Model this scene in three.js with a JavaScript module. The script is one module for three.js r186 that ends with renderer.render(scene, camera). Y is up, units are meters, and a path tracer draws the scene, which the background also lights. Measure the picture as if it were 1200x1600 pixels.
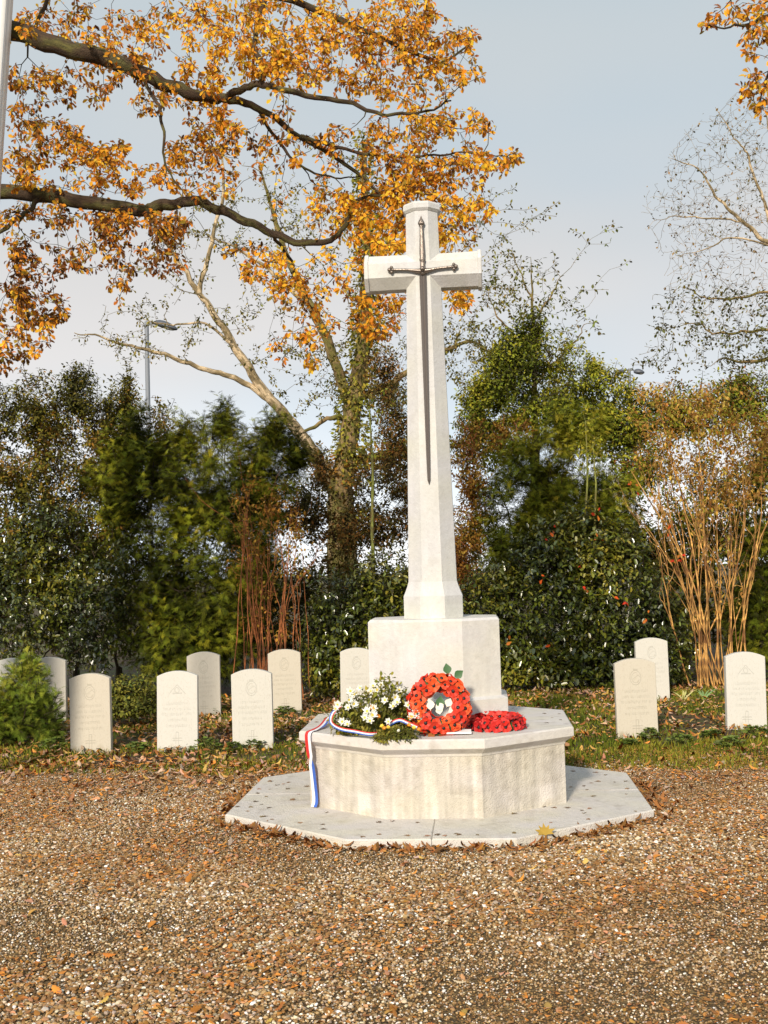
import * as THREE from 'three';
import { mergeGeometries, mergeVertices, toCreasedNormals } from 'three/addons/utils/BufferGeometryUtils.js';
import { ImprovedNoise } from 'three/addons/math/ImprovedNoise.js';

// ------------------------------------------------------------------ camera, sky, sun, exposure
const FOCAL = 1739.4, PITCH = 0.0506, ROLL = 0.0284, EYE = 1.75;        // focal length in pixels of a 1600 px high picture
const scene = new THREE.Scene();
const camera = new THREE.PerspectiveCamera(2 * Math.atan(800 / FOCAL) * 180 / Math.PI, 0.75, 0.1, 900);
camera.rotation.order = 'YXZ';
camera.position.set(0, EYE, 0);
camera.rotation.set(PITCH, 0, -ROLL);
camera.updateMatrixWorld(true);

const renderer = new THREE.WebGLRenderer({ antialias: true });
renderer.setSize(768, 1024);
renderer.toneMapping = THREE.LinearToneMapping;
renderer.toneMappingExposure = 1.12;
renderer.shadowMap.enabled = true;

const SUN_DIR = new THREE.Vector3(-0.27, 0.44, 0.86).normalize();
const sun = new THREE.DirectionalLight(new THREE.Color(1.0, 0.89, 0.75), 4.1);
sun.position.copy(SUN_DIR).multiplyScalar(40).add(new THREE.Vector3(0, 0, -9));
sun.target.position.set(0, 0, -9);
sun.castShadow = true;
sun.shadow.radius = 10;
sun.shadow.mapSize.set(4096, 4096);
Object.assign(sun.shadow.camera, { left: -16, right: 16, top: 16, bottom: -16, near: 1, far: 90 });
scene.add(sun, sun.target);

const perlin = new ImprovedNoise();
const N3 = (x, y, z) => perlin.noise(x + 31.7, y + 17.3, z + 5.1);
const fbm = (x, y, z) => N3(x, y, z) + 0.5 * N3(2 * x, 2 * y, 2 * z) + 0.25 * N3(4 * x, 4 * y, 4 * z);
{ // pale, thinly clouded autumn sky: white at the horizon, grey-blue higher up
  const W = 1024, H = 512, d = new Float32Array(W * H * 4);
  const stops = [[0, [1.06, 1.06, 1.07]], [5, [0.86, 0.86, 0.87]], [10, [0.68, 0.68, 0.69]], [16, [0.595, 0.60, 0.61]], [28, [0.50, 0.545, 0.57]], [50, [0.42, 0.48, 0.54]], [90, [0.38, 0.45, 0.53]]];
  for (let j = 0; j < H; j++) for (let i = 0; i < W; i++) {
    const el = ((j + 0.5) / H - 0.5) * 180, az = (i + 0.5) / W * Math.PI * 2;
    let c;
    if (el <= 0) c = stops[0][1].slice();
    else { let k = 0; while (k < stops.length - 2 && el > stops[k + 1][0]) k++; const [a, ca] = stops[k], [b, cb] = stops[k + 1]; let t = (el - a) / (b - a); t = Math.min(1, t); c = ca.map((v, q) => v + (cb[q] - v) * t); }
    const x = Math.cos(az) * Math.cos(el * Math.PI / 180), z = Math.sin(az) * Math.cos(el * Math.PI / 180), y = Math.sin(el * Math.PI / 180);
    const n = fbm(x * 2.1, y * 5, z * 2.1), m = Math.max(0, Math.min(1, 0.5 + n * 0.9));
    const blue = [0.88, 0.99, 1.07], cloud = [1.08, 1.06, 1.04];
    for (let q = 0; q < 3; q++) d[(j * W + i) * 4 + q] = c[q] * (blue[q] + (cloud[q] - blue[q]) * m);
    d[(j * W + i) * 4 + 3] = 1;
  }
  const t = new THREE.DataTexture(d, W, H, THREE.RGBAFormat, THREE.FloatType);
  t.mapping = THREE.EquirectangularReflectionMapping; t.magFilter = THREE.LinearFilter; t.needsUpdate = true;
  scene.background = t; scene.environment = t;
}

// ------------------------------------------------------------------ helpers
let seed = 12345;
const srand = (s) => { seed = s >>> 0; };
const rnd = () => { seed = (seed + 0x6D2B79F5) >>> 0; let t = seed; t = Math.imul(t ^ (t >>> 15), t | 1); t ^= t + Math.imul(t ^ (t >>> 7), t | 61); return ((t ^ (t >>> 14)) >>> 0) / 4294967296; };
const rr = (a, b) => a + (b - a) * rnd();
const gauss = () => (rnd() + rnd() + rnd() - 1.5) * 1.15;
const pick = (a) => a[Math.floor(rnd() * a.length)];
const V = (x, y, z) => new THREE.Vector3(x, y, z);
const UP = V(0, 1, 0);
const C = (r, g, b) => new THREE.Color().setRGB(r, g, b);
// a point of the place: measured in the photograph, set at its own distance
function at(px, py, depth) {
  const v = V((px - 600) / FOCAL, (800 - py) / FOCAL, -1).applyQuaternion(camera.quaternion);
  return v.multiplyScalar(depth / -v.z).add(camera.position);
}
function ground(px, py, y = 0) {
  const v = V((px - 600) / FOCAL, (800 - py) / FOCAL, -1).applyQuaternion(camera.quaternion);
  return v.multiplyScalar((y - EYE) / v.y).add(camera.position);
}
const taken = {};
function numbered(n) { const k = taken[n] || 0; taken[n] = k + 1; return k ? `${n}_${String(k).padStart(3, '0')}` : n; }
function tag(o, label, category, group, kind) {
  if (label) o.userData.label = label; if (category) o.userData.category = category;
  if (group) o.userData.group = group; if (kind) o.userData.kind = kind; return o;
}
function thing(name, label, category, pos = V(0, 0, 0), turn = 0, group) {
  const o = new THREE.Group(); o.name = numbered(name); o.position.copy(pos); o.rotation.y = turn;
  tag(o, label, category, group); scene.add(o); o.updateMatrixWorld(true); return o;
}
function part(name, geo, mat, parent, label) {
  const m = new THREE.Mesh(geo, mat); m.name = name; m.castShadow = m.receiveShadow = true;
  if (label) m.userData.label = label; parent.add(m); return m;
}
function topMesh(name, geo, mat, label, category, group, kind) {
  const m = new THREE.Mesh(geo, mat); m.name = numbered(name); m.castShadow = m.receiveShadow = true; scene.add(m); return tag(m, label, category, group, kind);
}
// geometry buffer
class Buf {
  constructor() { this.p = []; this.n = []; this.u = []; this.i = []; this.c = null; }
  get count() { return this.p.length / 3; }
  v(p, n, u = 0, w = 0) { this.p.push(p.x, p.y, p.z); this.n.push(n.x, n.y, n.z); this.u.push(u, w); return this.count - 1; }
  tube(pts, rad, sides = 6, cap = true) {
    const base = this.count; let prevN = null, len = 0;
    for (let k = 0; k < pts.length; k++) {
      const d = V().subVectors(pts[Math.min(k + 1, pts.length - 1)], pts[Math.max(k - 1, 0)]).normalize();
      if (!prevN) prevN = Math.abs(d.y) < 0.9 ? V(0, 1, 0) : V(1, 0, 0);
      const b = V().crossVectors(d, prevN).normalize(), n = V().crossVectors(b, d).normalize(); prevN = n;
      if (k) len += pts[k].distanceTo(pts[k - 1]);
      for (let s = 0; s <= sides; s++) {
        const a = s / sides * Math.PI * 2, q = V().addScaledVector(n, Math.cos(a)).addScaledVector(b, Math.sin(a));
        this.v(V().copy(pts[k]).addScaledVector(q, rad[k]), q, s / sides * Math.max(0.1, 6.28 * rad[0]), len);
      }
    }
    const w = sides + 1;
    for (let k = 0; k < pts.length - 1; k++) for (let s = 0; s < sides; s++) {
      const a = base + k * w + s; this.i.push(a, a + 1, a + w, a + 1, a + w + 1, a + w);
    }
    if (cap) { const e = pts.length - 1, d = V().subVectors(pts[e], pts[e - 1]).normalize(), c = this.v(V().copy(pts[e]).addScaledVector(d, rad[e] * 0.6), d, 0, len); for (let s = 0; s < sides; s++) this.i.push(base + e * w + s, base + e * w + s + 1, c); }
    return this;
  }
  build() {
    const g = new THREE.BufferGeometry();
    g.setAttribute('position', new THREE.Float32BufferAttribute(this.p, 3));
    g.setAttribute('normal', new THREE.Float32BufferAttribute(this.n, 3));
    g.setAttribute('uv', new THREE.Float32BufferAttribute(this.u, 2));
    g.setIndex(this.i); return g;
  }
}
function curvePts(pts, n) { return new THREE.CatmullRomCurve3(pts, false, 'centripetal').getPoints(n); }
function lerpArr(a, t) { const x = t * (a.length - 1), k = Math.min(a.length - 2, Math.floor(x)); return a[k] + (a[k + 1] - a[k]) * (x - k); }
// box-projected uv in metres
function boxUV(g, s = 1, ox = 0) {
  g = g.index ? g.toNonIndexed() : g; g.computeVertexNormals();
  const p = g.attributes.position, n = g.attributes.normal, u = new Float32Array(p.count * 2);
  for (let i = 0; i < p.count; i++) {
    const ax = Math.abs(n.getX(i)), ay = Math.abs(n.getY(i)), az = Math.abs(n.getZ(i));
    const [a, b] = ay > ax && ay > az ? [p.getX(i), p.getZ(i)] : ax > az ? [p.getZ(i), p.getY(i)] : [p.getX(i), p.getY(i)];
    u[2 * i] = a * s + ox; u[2 * i + 1] = b * s;
  }
  g.setAttribute('uv', new THREE.BufferAttribute(u, 2)); return g;
}
// textures
function tileNoise(size, cells, s) {
  const g = new Float32Array(cells * cells); const keep = seed; srand(s); for (let i = 0; i < g.length; i++) g[i] = rnd(); seed = keep;
  return (x, y) => { const fx = (x / size * cells), fy = (y / size * cells), x0 = Math.floor(fx), y0 = Math.floor(fy); let tx = fx - x0, ty = fy - y0; tx = tx * tx * (3 - 2 * tx); ty = ty * ty * (3 - 2 * ty);
    const q = (a, b) => g[((b % cells + cells) % cells) * cells + (a % cells + cells) % cells];
    return (q(x0, y0) * (1 - tx) + q(x0 + 1, y0) * tx) * (1 - ty) + (q(x0, y0 + 1) * (1 - tx) + q(x0 + 1, y0 + 1) * tx) * ty; };
}
function dataTex(size, fn, srgb, rep = 1) {
  const d = new Uint8Array(size * size * 4);
  for (let y = 0; y < size; y++) for (let x = 0; x < size; x++) { const c = fn(x, y); for (let q = 0; q < 3; q++) d[(y * size + x) * 4 + q] = Math.max(0, Math.min(255, Math.round(c[q] * 255))); d[(y * size + x) * 4 + 3] = 255; }
  const t = new THREE.DataTexture(d, size, size); t.wrapS = t.wrapT = THREE.RepeatWrapping; t.magFilter = THREE.LinearFilter; t.minFilter = THREE.LinearMipmapLinearFilter; t.generateMipmaps = true;
  if (srgb) t.colorSpace = THREE.SRGBColorSpace; t.repeat.set(rep, rep); t.needsUpdate = true; return t;
}
const S = 512;
const n4 = tileNoise(S, 4, 1), n8 = tileNoise(S, 8, 2), n16 = tileNoise(S, 16, 3), n32 = tileNoise(S, 32, 4), n64 = tileNoise(S, 64, 5), n128 = tileNoise(S, 128, 6), n256 = tileNoise(S, 256, 7);
const stoneMap = (streak, stain) => dataTex(S, (x, y) => {
  const m = 0.5 * n4(x, y) + 0.3 * n8(x, y) + 0.2 * n16(x, y), f = 0.5 * n64(x, y) + 0.5 * n256(x, y);
  const st = streak * (0.6 * n32(x, y * 0.06) + 0.4 * n64(x, y * 0.05) - 0.5) * (0.4 + n8(x, y));
  const sp = n128(x, y) > 0.90 ? -0.07 : 0;
  const blot = Math.max(0, n16(x, y) * 0.6 + n32(x, y) * 0.4 - 0.55) * stain;
  const v = 0.89 + (m - 0.5) * 0.07 + (f - 0.5) * 0.055 + st + sp * (0.4 + stain) - blot;
  return [v, v * (0.985 - blot * 0.10), v * (0.955 - blot * 0.30 + (n8(y, x) - 0.5) * 0.05)];
}, true);
const grainBump = dataTex(S, (x, y) => { const v = 0.45 * n256(x, y) + 0.3 * n128(x, y) + 0.25 * n32(x, y); return [v, v, v]; });
function stone(tint, map, opts = {}) { return new THREE.MeshStandardMaterial({ color: tint, map, bumpMap: grainBump, bumpScale: 0.002, roughness: 0.88, ...opts }); }
const texClean = stoneMap(0.05, 0.10), texStain = stoneMap(0.24, 0.22), texFlat = stoneMap(0, 0.22);
const M = {
  cross: stone(C(0.77, 0.785, 0.80), texClean),
  block: stone(C(0.80, 0.80, 0.80), texClean),
  slab: stone(C(0.81, 0.79, 0.77), texFlat),
  wall: stone(C(0.70, 0.665, 0.61), texStain, { bumpScale: 0.006 }),
  step: stone(C(0.80, 0.775, 0.74), texFlat, { bumpScale: 0.006 }),
  bronze: new THREE.MeshStandardMaterial({ color: C(0.235, 0.195, 0.165), metalness: 0.8, roughness: 0.36, bumpMap: grainBump, bumpScale: 0.001 }),
  pole: new THREE.MeshStandardMaterial({ color: C(0.74, 0.74, 0.71), roughness: 0.38, bumpMap: grainBump, bumpScale: 0.001 }),
  steel: new THREE.MeshStandardMaterial({ color: C(0.22, 0.24, 0.27), roughness: 0.6, metalness: 0.1 }),
  lampHead: new THREE.MeshStandardMaterial({ color: C(0.08, 0.09, 0.11), roughness: 0.5 }),
  lens: new THREE.MeshStandardMaterial({ color: C(0.55, 0.55, 0.52), roughness: 0.25 }),
};
const barkMap = (a, b, patch) => dataTex(S, (x, y) => { const f = 0.5 * n64(x, y * 0.25) + 0.3 * n128(x, y * 0.5) + 0.2 * n256(x, y), k = Math.max(0, Math.min(1, (n8(x, y) * 0.6 + n16(x, y) * 0.4 - 0.42) * patch)); return a.map((v, q) => (v + (b[q] - v) * k) * (0.65 + f * 0.7)); }, true);
const bark = (a, b, patch, bump = 0.012) => new THREE.MeshStandardMaterial({ map: barkMap(a, b, patch), bumpMap: grainBump, bumpScale: bump, roughness: 0.92 });
Object.assign(M, {
  oakBark: bark([0.27, 0.21, 0.15], [0.36, 0.34, 0.18], 3.5), paleBark: bark([0.80, 0.71, 0.57], [0.56, 0.49, 0.36], 6), mossBark: bark([0.56, 0.47, 0.32], [0.44, 0.41, 0.20], 5),
  brownStem: bark([0.72, 0.44, 0.25], [0.46, 0.28, 0.16], 5, 0.003), goldStem: bark([0.86, 0.66, 0.37], [0.52, 0.36, 0.20], 6, 0.003), darkBark: bark([0.24, 0.19, 0.14], [0.30, 0.28, 0.16], 3, 0.006), greenStem: bark([0.58, 0.60, 0.30], [0.48, 0.42, 0.25], 3, 0.003),
});
const leafMat = (rough, trans, spec) => new THREE.MeshPhysicalMaterial({ color: 0xffffff, roughness: rough, transmission: trans, thickness: 0, side: THREE.DoubleSide, ...(spec || {}) });
M.leafDry = leafMat(0.8, 0.30, { specularIntensity: 0.2 }); M.leafSoft = leafMat(0.65, 0.25, { specularIntensity: 0.3 }); M.leafGloss = new THREE.MeshPhysicalMaterial({ color: 0xffffff, roughness: 0.33, ior: 1.65, side: THREE.DoubleSide, clearcoat: 0.9, clearcoatRoughness: 0.26 });
M.needle = new THREE.MeshPhysicalMaterial({ color: 0xffffff, roughness: 0.7, specularIntensity: 0.2, side: THREE.DoubleSide });
M.litter = new THREE.MeshPhysicalMaterial({ color: 0xffffff, roughness: 0.85, specularIntensity: 0.25, side: THREE.DoubleSide });

// ------------------------------------------------------------------ leaf shapes (length 1 along +y, faces +z)
function leafShape(widths, fold = 0.35, curl = 0.15, stalk = 0.12) {
  const b = new Buf(), n = widths.length, L = [];
  for (let k = 0; k < n; k++) {
    const t = k / (n - 1), w = widths[k], y = stalk + t * (1 - stalk), z = -curl * t * t;
    L.push([b.v(V(-w, y - (k % 2 ? 0 : 0), z + fold * w), V(0.3, 0, 1).normalize(), 0, t), b.v(V(0, y, z), V(0, 0, 1), 0.5, t), b.v(V(w, y, z + fold * w), V(-0.3, 0, 1).normalize(), 1, t)]);
  }
  for (let k = 0; k < n - 1; k++) { const [a, c, d] = L[k], [e, f, g] = L[k + 1]; b.i.push(a, c, e, e, c, f, c, d, f, f, d, g); }
  if (stalk) { const w = 0.012, a = b.v(V(-w, 0, 0), V(0, 0, 1)), c = b.v(V(w, 0, 0), V(0, 0, 1)), d = b.v(V(w, stalk, 0), V(0, 0, 1)), e = b.v(V(-w, stalk, 0), V(0, 0, 1)); b.i.push(a, c, d, a, d, e); }
  return b.build();
}
const G = {
  oak: leafShape([0.02, 0.13, 0.08, 0.22, 0.13, 0.31, 0.19, 0.30, 0.15, 0.20, 0.03], 0.30, 0.18),
  oakCurl: leafShape([0.02, 0.12, 0.08, 0.20, 0.12, 0.27, 0.17, 0.26, 0.14, 0.17, 0.03], 0.75, 0.45),
  laurel: leafShape([0.02, 0.17, 0.24, 0.21, 0.11, 0.01], 0.30, 0.16, 0.10),
  holly: leafShape([0.03, 0.22, 0.17, 0.26, 0.18, 0.20, 0.01], 0.45, 0.12, 0.06),
  small: leafShape([0.02, 0.24, 0.26, 0.01], 0.3, 0.1, 0.08),
};
G.yew = (() => { // a flat spray of needles with side twigs
  const b = new Buf(), n = V(0, 0, 1);
  const ndl = (p, d, l, w) => { const s = V(-d.y, d.x, 0).multiplyScalar(w), e = V().copy(p).addScaledVector(d, l), m = V().copy(p).addScaledVector(d, l * 0.55); const a = b.v(p, n), c = b.v(V().addVectors(m, s), n), f = b.v(V().subVectors(m, s), n), g = b.v(e, n); b.i.push(a, f, c, c, f, g); };
  const axis = (p0, d, len, k) => { for (let i = 0; i < k; i++) { const t = i / k, p = V().copy(p0).addScaledVector(d, len * t); for (const s of [-1, 1]) { const q = V(d.x * 0.55 - d.y * s * 0.83, d.y * 0.55 + d.x * s * 0.83, 0.18); ndl(p, q.normalize(), 0.20 * (1 - 0.35 * t), 0.030); } } ndl(V().copy(p0).addScaledVector(d, len), d, 0.17, 0.030); };
  axis(V(0, 0, 0), V(0, 1, 0), 0.82, 8); axis(V(0, 0.2, 0), V(0.62, 0.78, 0.05).normalize(), 0.42, 4); axis(V(0, 0.32, 0), V(-0.62, 0.78, 0.05).normalize(), 0.40, 4);
  return b.build();
})();
G.blade = (() => { const b = new Buf(), n = V(0, 0.5, 0.87); const w = [0.045, 0.04, 0.025], y = [0, 0.5, 0.85], z = [0, 0.05, 0.2]; const L = w.map((q, k) => [b.v(V(-q, y[k], z[k]), n), b.v(V(q, y[k], z[k]), n)]); const t = b.v(V(0, 1, 0.38), n); b.i.push(L[0][0], L[0][1], L[1][1], L[0][0], L[1][1], L[1][0], L[1][0], L[1][1], L[2][1], L[1][0], L[2][1], L[2][0], L[2][0], L[2][1], t); return b.build(); })();
function pebble(s) { srand(s); const g = new THREE.IcosahedronGeometry(1, 0), p = g.attributes.position, m = new Map(); for (let i = 0; i < p.count; i++) { const k = [p.getX(i), p.getY(i), p.getZ(i)].map(v => v.toFixed(3)).join(); if (!m.has(k)) m.set(k, rr(0.78, 1.15)); const f = m.get(k); p.setXYZ(i, p.getX(i) * f, p.getY(i) * f * 0.68, p.getZ(i) * f * 0.9); } g.computeVertexNormals(); return g; }

// instances
class Copies {
  constructor() { this.m = []; this.c = []; }
  add(pos, dir, face, s, col, sx = 1) { // dir: leaf axis (+y), face: rough direction of +z
    const y = V().copy(dir).normalize(), x = V().crossVectors(y, face); if (x.lengthSq() < 1e-5) x.crossVectors(y, V(0.31, 0.2, 0.93)); x.normalize(); const z = V().crossVectors(x, y);
    this.m.push(x.x * s * sx, x.y * s * sx, x.z * s * sx, 0, y.x * s, y.y * s, y.z * s, 0, z.x * s, z.y * s, z.z * s, 0, pos.x, pos.y, pos.z, 1);
    this.c.push(col.r, col.g, col.b);
  }
  build(name, geo, mat, parent, label) {
    const n = this.m.length / 16, o = new THREE.InstancedMesh(geo, mat, n); o.name = name; o.instanceMatrix.array.set(this.m);
    o.instanceColor = new THREE.InstancedBufferAttribute(new Float32Array(this.c), 3);
    o.castShadow = o.receiveShadow = true; o.userData.kind = 'stuff'; if (label) o.userData.label = label; parent.add(o); return o;
  }
}
const vary = (c, k = 0.2, h = 0.12) => { const f = 1 + rr(-k, k); return C(c.r * f * (1 + rr(-h, h)), c.g * f * (1 + rr(-h, h) * 0.6), c.b * f * (1 + rr(-h, h))); };
const rdir = () => { const z = rr(-1, 1), a = rr(0, 6.283), q = Math.sqrt(1 - z * z); return V(q * Math.cos(a), z, q * Math.sin(a)); };

// ------------------------------------------------------------------ growing things
// nodes: skeleton points {p, d, r}; targets {p, ...}: each is tied to the nearest skeleton point with a curved twig
function limb(buf, nodes, pts, radii, sides = 8, seg = 6, wobble = 0.0) {
  const n = (pts.length - 1) * seg, q = curvePts(pts, n), rad = q.map((_, k) => lerpArr(radii, k / n) * (1 + 0.10 * N3(k * 0.9, radii[0] * 77, pts[0].x)));
  if (wobble) q.forEach((p, k) => { if (k) p.add(V(N3(k * 0.45, 1, pts[0].y), N3(k * 0.45, 7, pts[0].y), N3(k * 0.45, 13, pts[0].y)).multiplyScalar(wobble)); });
  if (buf) buf.tube(q, rad, sides);
  for (let k = 1; k < q.length; k++) nodes.push({ p: q[k], d: V().subVectors(q[k], q[k - 1]).normalize(), r: rad[k] });
  return q;
}
function grow(buf, nodes, targets, o = {}) {
  const { k = 0.008, r0 = 0.0025, step = 0.12, wander = 0.02, up = 0.15, sides = 4, maxR = 0.03 } = o;
  const near = (t) => { let best = null, bd = 1e9; for (const n of nodes) { const dx = t.x - n.p.x, dy = t.y - n.p.y, dz = t.z - n.p.z, d = Math.sqrt(dx * dx + dy * dy + dz * dz); if (d > bd) continue; const c = (dx * n.d.x + dy * n.d.y + dz * n.d.z) / (d + 1e-6), s = d * (1.25 - 0.45 * c); if (s < bd) { bd = s; best = n; } } return [best, bd]; };
  targets.forEach(t => { t.key = near(t.p)[1]; }); targets.sort((a, b) => a.key - b.key);
  for (const t of targets) {
    const [n] = near(t.p), d = n.p.distanceTo(t.p); t.d = V().subVectors(t.p, n.p).normalize(); if (d < 0.03) continue;
    const p1 = V().copy(n.p).addScaledVector(n.d, d * 0.3).addScaledVector(t.d, d * 0.1), p2 = V().copy(t.p).addScaledVector(t.d, -d * 0.3); p2.y -= up * d * 0.3;
    const cv = new THREE.CubicBezierCurve3(n.p, p1, p2, t.p), m = Math.max(2, Math.ceil(d / step)), q = cv.getPoints(m);
    for (let i = 1; i < m; i++) q[i].add(V(gauss(), gauss(), gauss()).multiplyScalar(wander));
    const rs = Math.min(n.r * 0.8, maxR, r0 + k * d), rad = q.map((_, i) => rs + (r0 * 0.8 - rs) * (i / m));
    buf.tube(q, rad, sides, false);
    for (let i = 1; i <= m; i++) nodes.push({ p: q[i], d: V().subVectors(q[i], q[i - 1]).normalize(), r: rad[i] });
    t.d = V().subVectors(q[m], q[m - 1]).normalize();
  }
}
// the leaves of one shoot
function sprig(cp, p, d, len, count, size, colour, o = {}) {
  const { droop = 0.2, spread = 0.75, tip = false, face = UP } = o; let a = rr(0, 6.28);
  const side = V().crossVectors(d, Math.abs(d.y) > 0.9 ? V(1, 0, 0) : UP).normalize(), oth = V().crossVectors(side, d);
  for (let k = 0; k < count; k++) {
    const t = tip ? 1 - 0.55 * rnd() * rnd() : (k + rnd()) / count; a += 2.4 + rr(-0.5, 0.5);
    const rad = V().addScaledVector(side, Math.cos(a)).addScaledVector(oth, Math.sin(a));
    const pos = V().copy(p).addScaledVector(d, (t - 1) * len).addScaledVector(rad, rr(0, 0.02));
    const dir = V().copy(d).multiplyScalar(1 - spread * rr(0.4, 1.1)).addScaledVector(rad, spread).addScaledVector(rdir(), 0.25); dir.y -= droop * rr(0.3, 1.4); dir.normalize();
    cp.add(pos, dir, V().copy(face).addScaledVector(rdir(), 0.55), size * rr(0.7, 1.2), colour(pos), rr(0.8, 1.15));
  }
}

// ------------------------------------------------------------------ the ground
const groundTex = dataTex(S, (x, y) => { const m = n8(x, y) * 0.5 + n16(x, y) * 0.5, f = n128(x, y) * 0.5 + n256(x, y) * 0.5, g = Math.max(0, Math.min(1, (m - 0.45) * 5)); const a = [0.30, 0.22, 0.14], b = [0.30, 0.31, 0.12]; return a.map((v, q) => (v + (b[q] - v) * g) * (0.55 + 0.9 * f)); }, true);
const gravelTex = dataTex(S, (x, y) => { const f = n128(x, y), g = n256(x, y), m = n16(x, y); const a = [0.36, 0.27, 0.14], b = [0.58, 0.49, 0.32]; const k = f * 0.6 + g * 0.4 > 0.55 ? 1 : 0; return a.map((v, q) => (v + (b[q] - v) * k * 0.6) * (0.6 + 0.5 * g + 0.2 * m)); }, true);
{
  const g = new THREE.PlaneGeometry(700, 700, 1, 1); g.rotateX(-Math.PI / 2); const u = g.attributes.uv; for (let i = 0; i < u.count; i++) u.setXY(i, u.getX(i) * 350, u.getY(i) * 350);
  const m = new THREE.Mesh(g, new THREE.MeshStandardMaterial({ map: groundTex, bumpMap: grainBump, bumpScale: 0.02, roughness: 0.95 })); m.name = 'ground'; m.receiveShadow = true; scene.add(m); m.userData.kind = 'structure'; m.userData.label = 'dark leaf-strewn soil of the grave beds';
}
// edge of the gravel court, seen from above (depth of the far edge over x)
const gravelEdge = (x) => 9.75 - 0.12 * x + 0.25 * N3(x * 0.9, 3, 0) + 0.1 * N3(x * 3, 9, 0);
{
  const sh = new THREE.Shape(); sh.moveTo(-9, 3); for (let x = -9; x <= 9.01; x += 0.15) sh.lineTo(x, gravelEdge(x)); sh.lineTo(9, -6); sh.lineTo(-9, -6); sh.closePath();
  const g = new THREE.ShapeGeometry(sh); g.rotateX(-Math.PI / 2); const p = g.attributes.position, u = g.attributes.uv; for (let i = 0; i < p.count; i++) { p.setY(i, 0.004); u.setXY(i, p.getX(i) * 0.7, p.getZ(i) * 0.7); }
  g.computeVertexNormals(); const m = new THREE.Mesh(g, new THREE.MeshStandardMaterial({ map: gravelTex, bumpMap: grainBump, bumpScale: 0.02, roughness: 0.95, side: THREE.DoubleSide })); m.name = 'gravel_court'; m.receiveShadow = true; m.userData.kind = 'structure'; m.userData.label = 'brown gravel forecourt around the memorial'; scene.add(m);
}

// ------------------------------------------------------------------ the memorial cross
const MX = 0.3565, MZ = -8.4648, TURN = -0.0825;
const toMon = (v) => v.clone().sub(V(MX, 0, MZ)).applyAxisAngle(UP, -TURN);
const SLAB_Y = 0.598;
function octPts(a, rb, rc, rd) { const b = a * rb, c = a * rc, d = a * rd; return [[-b, d], [b, d], [a, c], [a, -c], [b, -d], [-b, -d], [-a, -c], [-a, c]]; }
// a stack of rings (list of [ring points, y]) closed top and bottom, hard edges
function prism(rings, capTop = true, capBottom = true) {
  const p = []; const tri = (a, b, c) => p.push(...a, ...b, ...c); const n = rings[0][0].length;
  const P = (k, i) => [rings[k][0][i % n][0], rings[k][1], rings[k][0][i % n][1]];
  for (let k = 0; k < rings.length - 1; k++) for (let i = 0; i < n; i++) { tri(P(k, i), P(k, i + 1), P(k + 1, i + 1)); tri(P(k, i), P(k + 1, i + 1), P(k + 1, i)); }
  const e = rings.length - 1;
  if (capTop) for (let i = 1; i < n - 1; i++) tri(P(e, 0), P(e, i), P(e, i + 1));
  if (capBottom) for (let i = 1; i < n - 1; i++) tri(P(0, 0), P(0, i + 1), P(0, i));
  const g = new THREE.BufferGeometry(); g.setAttribute('position', new THREE.Float32BufferAttribute(p, 3)); return boxUV(g, 0.8);
}
const inset = (pts, d) => { // shrink a convex ring by d
  const n = pts.length, out = [];
  for (let i = 0; i < n; i++) { const a = pts[(i + n - 1) % n], b = pts[i], c = pts[(i + 1) % n]; const e1 = [b[0] - a[0], b[1] - a[1]], e2 = [c[0] - b[0], c[1] - b[1]], l1 = Math.hypot(...e1), l2 = Math.hypot(...e2); const n1 = [e1[1] / l1, -e1[0] / l1], n2 = [e2[1] / l2, -e2[0] / l2]; const k = 1 + n1[0] * n2[0] + n1[1] * n2[1]; let s = (n1[0] + n2[0]) * b[0] + (n1[1] + n2[1]) * b[1] > 0 ? -1 : 1; out.push([b[0] + s * d * (n1[0] + n2[0]) / k, b[1] + s * d * (n1[1] + n2[1]) / k]); }
  return out;
};
const mon = thing('memorial_cross', 'tall pale stone cross with bronze sword on octagonal stepped plinth', 'memorial', V(MX, 0, MZ), TURN);
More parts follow.
